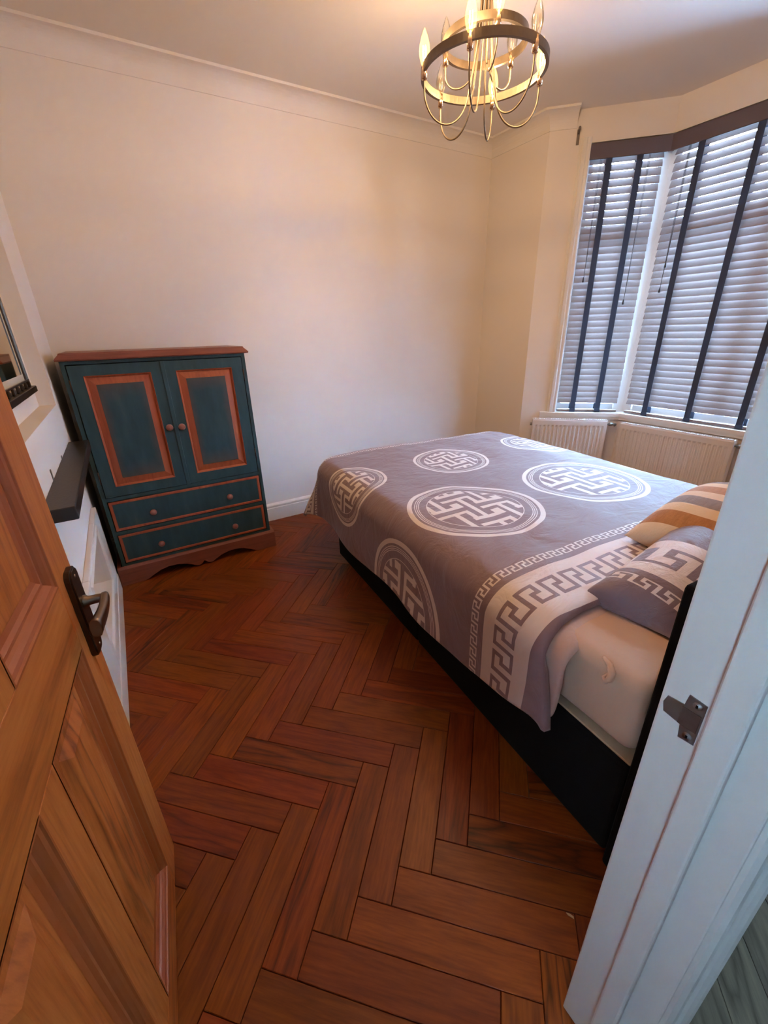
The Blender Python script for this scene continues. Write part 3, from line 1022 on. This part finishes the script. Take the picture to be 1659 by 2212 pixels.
# ------------------------------------------------------------------ curtain hook
hk_p = Vector(sp1(0.131)) + n1_ * 0.001
hk = thing('curtain_hook', 'small metal curtain rail hook screwed to the wall above the blind', 'hook', (hk_p.x, hk_p.y, 2.535), math.atan2(d1.y, d1.x))
MB().rbox((-0.009, -0.004, -0.055), (0.009, 0.0, 0.03), 0.002).build('plate', m_hook, hk)
hkm = MB()
pts_h = [(0.0, -0.003, 0.0)] + [(0.0, -0.022 - 0.018 * math.sin(PI * k / 8 - PI / 2), 0.022 + 0.020 * math.cos(PI * k / 8 - PI / 2)) for k in range(0, 9)] + [(0, -0.042, 0.01)]
hkm.tube([(0.0, -0.002, 0.005), (0.0, -0.012, 0.022), (0.0, -0.026, 0.034), (0.0, -0.040, 0.030), (0.0, -0.045, 0.015)], 0.0065, 8)
hkm.build('arm', m_hook, hk)

# ------------------------------------------------------------------ fireplace surround and shelf
fs_ = thing('fireplace_surround', 'white boarded fireplace surround on the chimney wall under the black shelf', 'fireplace', (XL, 2.03, 0))
FX = 0.024
def fy(y): return y - 2.03
MB().rbox((0, fy(2.345), 0.105), (FX, fy(2.59), 0.525), 0.004).build('side_board', m_white, fs_)
MB().rbox((0, fy(1.475), 0.105), (FX, fy(1.72), 0.525), 0.004).build('side_board', m_white, fs_)
MB().rbox((0, fy(1.72), 0.487), (FX, fy(2.345), 0.525), 0.004).build('top_board', m_white, fs_)
MB().rbox((0, fy(1.72), 0.105), (FX, fy(2.345), 0.200), 0.004).build('bottom_board', m_white, fs_)
MB().rbox((0, fy(1.475), 0.0), (FX + 0.003, fy(2.60), 0.105), 0.004).build('plinth_board', m_white, fs_)
frame_moulding(fy(1.72), fy(2.345), 0.200, 0.487, [(-0.020, FX), (-0.014, FX + 0.006), (-0.004, FX + 0.004), (0.002, FX - 0.004), (0.002, -0.002)], lambda y, z, h: (h, y, z)).build('bead', m_white, fs_)
MB().box((-OD + 0.001, fy(OY0) + 0.001, OZ0 + 0.001), (-OD + 0.008, fy(OY1) - 0.001, OZ1 - 0.001)).build('back_panel', m_white, fs_)
shelf = MB().rbox((0.0, -0.535, -0.0215), (0.087, 0.535, 0.0215), 0.004, 3)
shelf_o = shelf.build('wall_shelf', m_shelf, None, loc=(XL, 2.035, 0.8645), label='black painted floating wall shelf above the white fireplace', cat='shelf')

for fy_, fz_ in ((-0.169, 0.060), (0.175, 0.034)):
    MB().rbox((0.0005, fy_ - 0.006, 0.018), (0.0035, fy_ + 0.006, fz_), 0.001, 1).build('fixing_tab', m_steel, shelf_o, label='small steel fixing tab')
# chip of paint on the floor by the jamb
MB().prism([(-0.003, -0.009), (0.002, -0.007), (0.003, 0.002), (0.001, 0.010), (-0.002, 0.006)], lambda x, y, h: (x, y, h), 0.0, 0.0015).build('paint_flake', m_cream, None, loc=(0.659, 0.257, 0.0), rot=(0, 0, 0.5), label='tiny pale paint flake on the parquet between bed and door jamb', cat='paint flake')

# mirror in the niche
pf = thing('picture_frame', 'thin dark framed mirror in the niche above the black shelf', 'mirror', (XL - ND, 1.95, 1.165))
NXI = 0.0
fw_, fh_, fy1 = 0.90, 0.95, 0.44
yy0, yy1 = fy1 - fw_, fy1
frame_moulding(yy0, yy1, 0.0, fh_, [(0.0, 0.0), (0.0, 0.018), (0.004, 0.022), (0.012, 0.022), (0.016, 0.016), (0.018, 0.010)], lambda y, z, h: (h, y, z)).build('frame', m_darkmetal, pf)
MB().box((0.0, yy0 + 0.002, 0.002), (0.010, yy1 - 0.002, fh_ - 0.002)).build('mount', paint('ivory_mount', srgb(206, 200, 186), 0.7, 0.01, 0.02), pf)
t_ = NT('mirror_glass'); t_.base((0.86, 0.84, 0.80)); t_.set(metal=1.0, rough=0.04)
mg = MB().box((0.010, yy0 + 0.05, 0.06), (0.0112, yy1 - 0.05, fh_ - 0.05)).build('mirror_glass', t_.m, pf)
# pierced dark rail along the foot of the frame
gl = MB()
gl.rbox((0.004, yy0, -0.014), (0.040, yy1, 0.010), 0.003)
for k in range(9):
    y_ = yy1 - 0.06 - k * 0.09
    gl.rbox((0.022, y_ - 0.012, 0.010), (0.030, y_ + 0.012, 0.034), 0.003)
gl.box((0.023, yy0 + 0.03, 0.034), (0.029, yy1 - 0.045, 0.040))
gl.build('foot_rail', m_darkmetal, pf)

# ------------------------------------------------------------------ wardrobe
YW = 2.6415
wd = thing('wardrobe', 'low painted teal wardrobe with orange-brown panel borders and two drawers', 'wardrobe', (0.21, YW, 0))
def wx(x): return x - 0.21
bd = MB()
D0, D1 = 0.0, 0.415
# carcass: sides, top rail, dividing rails, bottom, back
bd.box((wx(-0.235), 0.0, 0.10), (wx(-0.216), D1, 1.255)); bd.box((wx(0.630), 0.0, 0.10), (wx(0.649), D1, 1.255))
bd.box((wx(-0.216), 0.0, 1.240), (wx(0.630), D1, 1.255)); bd.box((wx(-0.216), 0.0, 0.521), (wx(0.630), D1, 0.541))
bd.box((wx(-0.216), 0.0, 0.317), (wx(0.630), D1, 0.337)); bd.box((wx(-0.216), 0.0, 0.10), (wx(0.630), D1, 0.134))
bd.box((wx(-0.216), D1 - 0.012, 0.10), (wx(0.630), D1, 1.255))
bd.build('body', m_teal, wd)
tb = MB()
tprof = [(0.0, 1.255), (-0.020, 1.258), (-0.022, 1.264), (-0.016, 1.272), (-0.008, 1.280), (-0.002, 1.286), (0.0, 1.292), (0.004, 1.293)]
vs, fs = [], []
m = len(tprof)
for (cx, cy, sx, sy) in ((wx(-0.228), 0.0, 1, 1), (wx(0.648), 0.0, -1, 1)):
    pass
ring_pts = []
for (o, z) in tprof:
    ring_pts.append([(wx(-0.228) + o, D1, z), (wx(-0.228) + o, 0.0 + o, z), (wx(0.648) - o, 0.0 + o, z), (wx(0.648) - o, D1, z)])
vs = [p for r in ring_pts for p in r]
for i in range(m - 1):
    for k in range(3):
        fs.append((i * 4 + k, i * 4 + k + 1, (i + 1) * 4 + k + 1, (i + 1) * 4 + k))
    fs.append((i * 4 + 3, i * 4, (i + 1) * 4, (i + 1) * 4 + 3))
fs += [(0, 1, 2, 3), ((m - 1) * 4, (m - 1) * 4 + 1, (m - 1) * 4 + 2, (m - 1) * 4 + 3)]
tb.add(vs, fs)
tb.build('top_board', m_ward_brown, wd)
# plinth with shaped apron
def apron():
    ctrl = [(-0.145, 0.0), (-0.118, 0.010), (-0.085, 0.028), (-0.045, 0.046), (0.0, 0.055), (0.05, 0.053), (0.10, 0.040), (0.135, 0.022), (0.158, 0.008), (0.172, 0.008), (0.188, 0.016), (0.199, 0.028), (0.204, 0.031)]
    left = ctrl
    right = [(0.408 - x, z) for x, z in reversed(ctrl[:-1])]
    return left + right
ap = apron()
pl = MB()
PX0, PX1, PZT = -0.263, 0.671, 0.118
top_poly = [(PX0, 0.0)] + ap + [(PX1, 0.0), (PX1, PZT), (PX0, PZT)]
# front board as strips so that the concave outline triangulates cleanly
xsx = sorted(set([PX0, PX1] + [x for x, _ in ap]))
def low(x):
    pts_ = [(PX0, 0.0)] + ap + [(PX1, 0.0)]
    for (xa, za), (xb, zb) in zip(pts_, pts_[1:]):
        if xa <= x <= xb:
            return za if xb == xa else za + (zb - za) * (x - xa) / (xb - xa)
    return 0.0
vs, fs = [], []
for x in xsx:
    for (y, z) in ((-0.020, low(x)), (-0.020, PZT - 0.012), (-0.012, PZT), (0.0, PZT), (0.0, low(x))):
        vs.append((wx(x), y, z))
for i in range(len(xsx) - 1):
    for k in range(5):
        a, b = i * 5 + k, i * 5 + (k + 1) % 5
        fs.append((a, b, b + 5, a + 5))
pl.add(vs, fs)
pl.rbox((wx(PX0), -0.001, 0.0), (wx(PX0 + 0.02), D1, PZT), 0.002)
pl.rbox((wx(PX1 - 0.02), -0.001, 0.0), (wx(PX1), D1, PZT), 0.002)
pl.build('plinth', m_ward_brown, wd)
def knob(parent, x, z, y=-0.004):
    prof = [(0.0065, 0.0), (0.0065, -0.008), (0.010, -0.012), (0.0165, -0.018), (0.0185, -0.025), (0.0165, -0.032), (0.010, -0.037), (0.0, -0.039)]
    return MB().lathe(prof, 20, 'Y', (x, y, z)).build('knob', m_knob, parent)
FYW = -0.004      # door faces sit a little proud
def wdoor(x0, x1, kx, kz, hx):
    z0, z1 = 0.5455, 1.2352
    px0, px1 = (x0 + 0.058, x1 - 0.060)
    pz0, pz1 = 0.600, 1.184
    e = MB()
    e.box((wx(x0), FYW, z0), (wx(px0), 0.016, z1)); e.box((wx(px1), FYW, z0), (wx(x1), 0.016, z1))
    e.box((wx(px0), FYW, z0), (wx(px1), 0.016, pz0)); e.box((wx(px0), FYW, pz1), (wx(px1), 0.016, z1))
    dr = e.build('door', m_teal, wd)
    frame_moulding(wx(px0), wx(px1), pz0, pz1, [(0.0, FYW), (0.001, FYW - 0.002), (0.005, FYW + 0.002), (0.008, FYW + 0.007), (0.010, 0.008), (0.044, -0.001), (0.045, -0.001)], lambda x, z, h: (x, h, z)).build('panel_border', m_ward_orange, dr, label='orange-brown bevelled panel border')
    fi = MB()
    fi.rbox((wx(px0 + 0.044), -0.002, pz0 + 0.044), (wx(px1 - 0.044), 0.012, pz1 - 0.044), 0.001, 1)
    fi.build('panel', m_teal_worn, dr)
    knob(dr, wx(kx), kz)
    for hz in (1.135, 0.66):
        MB().tube([(wx(hx), -0.004, hz - 0.035), (wx(hx), -0.004, hz + 0.035)], 0.0035, 8).build('hinge', m_darkmetal, dr)
    return dr
wdoor(-0.2112, 0.2085, 0.176, 0.890, -0.2145)
wdoor(0.2115, 0.6252, 0.239, 0.886, 0.6285)
MB().rbox((wx(0.1995), -0.010, 0.5435), (wx(0.2205), -0.003, 1.2375), 0.003, 2).build('centre_bead', m_teal, wd)
for z0, z1, kz in ((0.3412, 0.5165, 0.4215), (0.1380, 0.3125, 0.2165)):
    dm = MB().rbox((wx(-0.2115), -0.003, z0), (wx(0.6255), 0.018, z1), 0.002)
    dw = dm.build('drawer', m_teal, wd)
    frame_moulding(wx(-0.2115), wx(0.6255), z0, z1, [(0.0, -0.002), (0.0015, -0.0045), (0.012, -0.0050), (0.016, -0.0030), (0.0165, -0.0025)], lambda x, z, h: (x, h, z)).build('drawer_border', m_ward_orange, dw, label='orange-brown painted drawer edge')
    for kx in (-0.007, 0.425):
        knob(dw, wx(kx), kz)

# ------------------------------------------------------------------ bed
BA = math.atan2(0.0674, 0.9977)           # bed turned a little from the wall
B0 = Vector((0.8325, 0.287, 0.0))
BWID, BLEN = 1.36, 1.925
bed = thing('bed_base', 'black upholstered divan bed base with headboard', 'bed', tuple(B0), -BA)
def soft_box(a, b, r=0.012): return MB().rbox(a, b, r, 3)
soft_box((0.0, 0.004, 0.035), (BWID, 0.962, 0.365)).build('base_section', m_black, bed)
soft_box((0.0, 0.966, 0.035), (BWID, BLEN, 0.365)).build('base_section', m_black, bed)
MB().rbox((0.012, 0.006, 0.365), (BWID - 0.012, BLEN - 0.01, 0.372), 0.002, 1).build('top_panel', m_cream, bed, label='beige ticking top of the divan')
soft_box((-0.004, -0.047, 0.0), (BWID + 0.004, 0.002, 0.895), 0.010).build('headboard', m_black, bed)
for (cx, cy) in ((0.05, 0.93), (0.05, 1.0), (0.06, 1.86), (BWID - 0.05, 0.93), (BWID - 0.05, 1.0), (BWID - 0.06, 1.86), (0.05, 0.07), (BWID - 0.05, 0.07)):
    cs = MB().lathe([(0.0, -0.010), (0.015, -0.010), (0.0175, -0.006), (0.0175, 0.006), (0.015, 0.010), (0.0, 0.010)], 14, 'X', (cx, cy, 0.0175))
    cs.rbox((cx - 0.012, cy - 0.012, 0.024), (cx + 0.012, cy + 0.012, 0.038), 0.002)
    cs.build('castor', m_darkmetal, bed)

def waves(P, k, amp, n=10, seed=1, aniso=(1, 1)):
    r = np.random.default_rng(seed)
    out = np.zeros(P.shape[:-1])
    for _ in range(n):
        a = r.uniform(0, 2 * PI); kk = k * r.uniform(0.6, 1.6)
        out += np.sin(P[..., 0] * math.cos(a) * kk * aniso[0] + P[..., 1] * math.sin(a) * kk * aniso[1] + r.uniform(0, 2 * PI))
    return amp * out / math.sqrt(n)

def to_bed(P):
    """bed coordinates (across, along, up) stay local: objects below get the bed's transform"""
    return P
def bed_obj(name, me, label, cat, group=None):
    return link(name, me, None, tuple(B0), (0, 0, -BA), label, cat, group)

# mattress with fitted sheet
MT0, MT1 = 0.372, 0.607
mm = bmesh.new()
bmesh.ops.create_cube(mm, size=1.0)
for v in mm.verts:
    v.co = Vector(((v.co.x + 0.5) * (BWID - 0.0), (v.co.y + 0.5) * 1.99 + 0.008, MT0 + 0.004 + (v.co.z + 0.5) * (MT1 - MT0 - 0.004)))
bmesh.ops.bevel(mm, geom=list(mm.edges), offset=0.035, segments=5, affect='EDGES', profile=0.5)
bmesh.ops.subdivide_edges(mm, edges=[e for e in mm.edges if e.calc_length() > 0.3], cuts=18, use_grid_fill=True)
for v in mm.verts:
    x, y, z = v.co
    v.co.x += 0.005 * math.sin(7 * y + 3 * z) * (1 if x < 0.1 else 0.5) * (1 if z < 0.6 else 0.3)
    if z < 0.42 and x < 0.05: v.co.z += 0.014 * math.sin(4.0 * y + 1.2) + 0.004
    if z > 0.6: v.co.z += 0.004 * math.sin(9 * x + 2) * math.sin(6 * y)
me = bpy.data.meshes.new('mattress'); mm.to_mesh(me); mm.free()
me.polygons.foreach_set('use_smooth', [True] * len(me.polygons)); me.materials.append(m_sheet)
mat_o = bed_obj('mattress', me, 'mattress in a peach fitted sheet on the black bed base', 'mattress')
# gathered corner pleat of the fitted sheet
pts_p = [(0.018, 0.13, 0.604), (0.006, 0.105, 0.606), (-0.006, 0.090, 0.600), (-0.013, 0.088, 0.585), (-0.014, 0.096, 0.572), (-0.010, 0.105, 0.578), (-0.004, 0.100, 0.588)]
MB().tube(pts_p, [0.004, 0.007, 0.009, 0.008, 0.006, 0.004, 0.002], 10).build('sheet_pleat', m_sheet, mat_o)

# duvet
RHO = 0.105
def drape(s, t, lift):
    """cloth (s,t) -> bed coordinates"""
    cr_ = 0.10                                   # rounded plan corner
    e0, e1, tf = 0.03 + cr_, BWID - 0.03 - cr_, 2.078 - cr_
    a = np.where(s < e0, s - e0, np.where(s > e1, s - e1, 0.0))
    b = np.where(t > tf, t - tf, 0.0)
    r_all = np.hypot(a, b) + 1e-9
    ux, uy = a / r_all, b / r_all
    r = np.maximum(r_all - cr_, 0)
    arc = RHO * PI / 2
    th = np.clip(r, 0, arc) / RHO
    rest = np.maximum(r - arc, 0)
    corner = np.abs(2 * ux * uy)
    flare = 0.05 + 0.30 * corner
    e = np.minimum(r_all, cr_) + RHO * np.sin(th) + rest * flare
    d = RHO * (1 - np.cos(th)) + rest * np.sqrt(1 - np.minimum(flare, 0.95) ** 2) * (1 - 0.22 * corner)
    x = np.clip(s, e0, e1) + ux * e
    y = np.minimum(t, tf) + uy * e
    z = lift - d
    return x, y, z, r, rest, ux, uy
ns, ntt = 190, 180
S_ = np.linspace(DUV_S0, DUV_S1, ns)
def tmin(s): 
    k = np.clip((0.10 - s) / 0.5, 0, 1)
    return DUV_T0 - 0.085 * k ** 1.2
Sg = np.repeat(S_[:, None], ntt, 1)
f = np.linspace(0, 1, ntt)[None, :]
Tg = tmin(Sg) + (DUV_T1 - tmin(Sg)) * f
Sg = np.where(Sg < 0, Sg * (1 - 0.24 * np.clip(1 - (Tg - 0.17) / 0.40, 0, 1) ** 1.3), Sg)
ST2 = np.stack([Sg, Tg], -1)
lift = 0.642 + waves(ST2, 6.0, 0.006, 10, 3) + waves(ST2, 19.0, 0.0026, 14, 4, (1.0, 0.6)) + waves(ST2, 48.0, 0.0008, 14, 14, (1.0, 0.7))
inner = np.clip(np.minimum(np.minimum(Sg + 0.02, BWID + 0.02 - Sg), 2.12 - Tg) / 0.25, 0, 1)
lift += 0.012 * inner
# roll down at the head edge
he = np.clip((Tg - tmin(Sg)) / 0.06, 0, 1)
x, y, z, r, rest, ux, uy = drape(Sg, Tg, lift)
z = z - 0.022 * (1 - np.sqrt(np.clip(1 - (1 - he) ** 2, 0, 1)))
# hanging folds
fold = waves(ST2, 13.0, 1.0, 6, 11, (1.0, 1.0))
amp = 0.030 * np.clip(rest / 0.25, 0, 1)
x = x + np.sign(ux) * 0 + ux * amp * 0.45 * np.sin(Tg * 8.5 + 0.8) + ux * 0.004 * fold * np.clip(rest / 0.1, 0, 1)
y = y + uy * amp * 0.5 * np.sin(Sg * 8 + 1.0)
z = z + 0.010 * np.sin(Tg * 7.0 + 2.0) * np.clip(rest / 0.2, 0, 1)
P = np.stack([x, y, z], -1)
me = grid_mesh('duvet', P, m_duvet, ST2)
me.materials.append(m_under)
duvet = bed_obj('duvet', me, 'mauve duvet printed with ivory key borders and roundels spread over the bed', 'duvet')
so = duvet.modifiers.new('thickness', 'SOLIDIFY')
so.thickness = 0.022; so.offset = -1.0; so.use_rim = True; so.material_offset = 1; so.material_offset_rim = 0

# turned-out reverse of the duvet at its head corner
su = np.linspace(-0.30, 0.24, 46)
fu = np.linspace(0, 1, 20)[None, :]
Su = np.repeat(su[:, None], 20, 1)
k_ = np.clip(1 - np.abs(Su - 0.0) / 0.26, 0, 1)
T0u = tmin(Su) - 0.062 * np.sqrt(k_)
Tu = T0u + (0.42 - T0u) * fu
xu, yu, zu, ru, restu, uxu, uyu = drape(Su, Tu, 0.642 + waves(np.stack([Su, Tu], -1), 6.0, 0.006, 10, 3) - 0.026 - 0.02 * np.clip((Tu - T0u - 0.05) / 0.1, 0, 1))
xu = xu + 0.024 * np.clip(restu / 0.05 + ru / 0.16, 0, 1) * np.sign(-uxu)
head = np.clip((Tu - T0u) / 0.05, 0, 1)
zu = zu - 0.018 * (1 - np.sqrt(np.clip(1 - (1 - head) ** 2, 0, 1)))
xu = xu + 0.006 * np.sin(Tu * 60) * 0.5
me = grid_mesh('duvet_reverse', np.stack([xu, yu, zu], -1), m_under, np.stack([Su, Tu], -1))
dr_ = link('duvet_reverse', me, duvet)
so = dr_.modifiers.new('thickness', 'SOLIDIFY'); so.thickness = 0.012; so.offset = -1.0

# pillows
def pillow_mesh(name, w, h, th, mat, n=44, pinch=0.05, ex=0.55, bf=0.8, seed=5):
    u = np.linspace(-1, 1, n)
    u = np.sign(u) * np.abs(u) ** 0.85
    Ug, Vg = np.meshgrid(u, u, indexing='ij')
    prof = np.clip(1 - np.abs(Ug) ** 2.6, 0, 1) ** ex * np.clip(1 - np.abs(Vg) ** 2.6, 0, 1) ** ex
    X = Ug * (1 - pinch * (1 - Vg ** 2)) * w / 2 
    Y = Vg * (1 - pinch * (1 - Ug ** 2)) * h / 2
    UVa = np.stack([(Ug + 1) / 2 * w, (Vg + 1) / 2 * h], -1)
    vs, fs, uvs = [], [], []
    Q = np.stack([X, Y], -1)
    wr = waves(Q, 22, 0.0035, 10, seed) * np.clip(prof * 2, 0, 1)
    idx = np.arange(n * n).reshape(n, n)
    top = np.stack([X, Y, prof * th / 2 + wr], -1)
    bot = np.stack([X, Y, -prof * th / 2 * bf], -1)
    qd = np.stack([idx[:-1, :-1], idx[1:, :-1], idx[1:, 1:], idx[:-1, 1:]], -1).reshape(-1, 4)
    me = bpy.data.meshes.new(name)
    me.from_pydata(np.concatenate([top.reshape(-1, 3), bot.reshape(-1, 3)]).tolist(), [], np.concatenate([qd, qd[:, ::-1] + n * n]).tolist())
    uv = np.concatenate([UVa.reshape(-1, 2), UVa.reshape(-1, 2)])
    l = me.uv_layers.new(name='UVMap')
    li = np.concatenate([qd, qd[:, ::-1] + n * n]).reshape(-1)
    l.data.foreach_set('uv', uv[li].astype(np.float32).ravel())
    bm = bmesh.new(); bm.from_mesh(me); bmesh.ops.remove_doubles(bm, verts=bm.verts, dist=1e-4); bm.to_mesh(me); bm.free()
    me.polygons.foreach_set('use_smooth', [True] * len(me.polygons))
    me.materials.append(mat)
    return me
Rb = Matrix.Translation(B0) @ Matrix.Rotation(-BA, 4, 'Z')
def place(o, loc, rx, ry, rz):
    o.matrix_world = Rb @ Matrix.Translation(loc) @ Matrix.Rotation(rz, 4, 'Z') @ Matrix.Rotation(ry, 4, 'Y') @ Matrix.Rotation(rx, 4, 'X')
def settle(o, zmin):
    mi = o.matrix_world.inverted()
    for v in o.data.vertices:
        w = o.matrix_world @ v.co
        if w.z < zmin:
            w.z = zmin
            v.co = mi @ w
pw = link('pillow', pillow_mesh('pillow', 0.632, 0.37, 0.286, m_pillow, 44, 0.05, 0.447, 1.27), None, label='mauve pillow with an ivory key border propped against the headboard', cat='pillow')
place(pw, (0.498, 0.178, 0.612), math.radians(25.4), math.radians(-9.6), math.radians(5.5))
settle(pw, 0.611)
cu = link('cushion', pillow_mesh('cushion', 0.444, 0.37, 0.23, m_cushion, 40, 0.06, 0.55, 0.8, 9), None, label='striped cream, orange and brown cushion behind the pillow', cat='cushion')
place(cu, (0.730, 0.255, 0.733), math.radians(-1.4), math.radians(-14), math.radians(-2.1))
settle(cu, 0.655)

# ------------------------------------------------------------------ chandelier
CX, CY = 1.40, 1.56
ch = thing('chandelier', 'bronze two-ring chandelier with candle bulbs hanging over the bed', 'chandelier', (CX, CY, ZC))
Z0 = ZC
def zl(z): return z - Z0
MB().lathe([(0.0, 0.0), (0.062, 0.0), (0.062, -0.012), (0.055, -0.022), (0.018, -0.030), (0.012, -0.05), (0.0, -0.05)], 28, 'Z').build('ceiling_rose', m_chand, ch)
MB().tube([(0, 0, -0.03), (0, 0, zl(2.36))], 0.007, 12).build('stem', m_chand, ch)
MB().lathe([(0.0, zl(2.51)), (0.014, zl(2.515)), (0.028, zl(2.54)), (0.028, zl(2.58)), (0.014, zl(2.60)), (0.0, zl(2.602))], 20, 'Z').build('hub', m_chand, ch)
def ring(R, zc, hh, name):
    w = 0.006
    prof = [(R - w, zc - hh), (R + w, zc - hh), (R + w, zc + hh), (R - w, zc + hh), (R - w, zc - hh)]
    mb = MB().lathe(prof, 72, 'Z')
    mb.sm = [False] * len(mb.f)
    return mb.build(name, m_chand, ch)
ring(0.223, zl(2.222), 0.0125, 'ring')
ring(0.146, zl(2.298), 0.0115, 'ring')
bulb_prof = [(0.0085, 0.0), (0.012, 0.006), (0.0175, 0.024), (0.0195, 0.038), (0.0180, 0.054), (0.0125, 0.074), (0.0058, 0.090), (0.0015, 0.099), (0.0, 0.100)]
me_bulb = MB().lathe(bulb_prof, 18, 'Z').mesh('bulb', m_bulb)
me_bulb_lit = MB().lathe(bulb_prof, 18, 'Z').mesh('bulb_lit', m_bulb_lit)
me_sleeve = MB().lathe([(0.0, -0.034), (0.010, -0.034), (0.010, -0.004), (0.008, -0.002), (0.008, 0.008), (0.0, 0.008)], 16, 'Z').mesh('candle_sleeve', m_brass)
fm_ = MB()
for k in range(4):
    a = PI / 2 * k
    fm_.tube([(0.003 * math.cos(a), 0.003 * math.sin(a), 0.004), (0.0065 * math.cos(a), 0.0065 * math.sin(a), 0.022), (0.006 * math.cos(a), 0.006 * math.sin(a), 0.046)], 0.0014, 6)
me_fil = fm_.mesh('filament', m_fil)
me_fil_off = fm_.mesh('filament_off', m_fil_off)
arms = []
for R, zc, angs in ((0.223, 2.222, [158, 96, 37, -23, -84, -144]), (0.146, 2.298, [124, 4, -116])):
    for a_deg in angs:
        arms.append((R, zc, a_deg))
LIT = {(0.223, 158), (0.223, 37), (0.223, -23), (0.223, -144), (0.146, -116)}
for (R, zc, a_deg) in arms:
    a = math.radians(a_deg)
    ca, sa = math.cos(a), math.sin(a)
    x, y = R * ca, R * sa
    lit = (R, a_deg) in LIT
    sl = link('candle_sleeve', me_sleeve, ch, (x, y, zl(zc)))
    link('bulb', me_bulb_lit if lit else me_bulb, sl, (0, 0, 0.004))
    link('filament', me_fil if lit else me_fil_off, sl, (0, 0, 0.010))
    # looping arm: out of the hub, down through the ring, up into the sleeve
    dep = 0.125 if R > 0.2 else 0.075
    zb = zc - 0.034
    r_in = 0.018
    pts_ = [(r_in * ca, r_in * sa, zl(2.53)), (r_in * ca, r_in * sa, zl(2.46)), (0.020 * ca, 0.020 * sa, zl(2.38)), (0.032 * ca, 0.032 * sa, zl(2.27 if R > 0.2 else 2.33))]
    c0 = 0.62 * R; hw = R - c0
    for k in range(1, 15):
        th = PI * k / 15
        rr2 = c0 - hw * math.cos(th) if False else c0 - hw * math.cos(th)
        pts_.append((rr2 * ca, rr2 * sa, zl(zb - 0.022 - (dep - 0.022) * math.sin(th))))
    pts_.append((R * ca, R * sa, zl(zb + 0.004)))
    # smooth with Catmull-Rom
    V = [Vector(p) for p in pts_]
    sm = []
    for i in range(len(V) - 1):
        pA, pB, pC, pD = V[max(i - 1, 0)], V[i], V[i + 1], V[min(i + 2, len(V) - 1)]
        for q in range(3):
            t = q / 3
            sm.append(0.5 * ((2 * pB) + (pC - pA) * t + (2 * pA - 5 * pB + 4 * pC - pD) * t * t + (3 * pB - 3 * pC + pD - pA) * t ** 3))
    sm.append(V[-1])
    MB().tube(sm, 0.0032, 8).build('arm', m_chand, ch)
    if lit:
        ld = bpy.data.lights.new('bulb_light', 'POINT')
        ld.energy = BULB_W
        ld.color = BULB_COL
        ld.shadow_soft_size = 0.012
        link('bulb_light', ld, ch, (x, y, zl(zc) + 0.045))
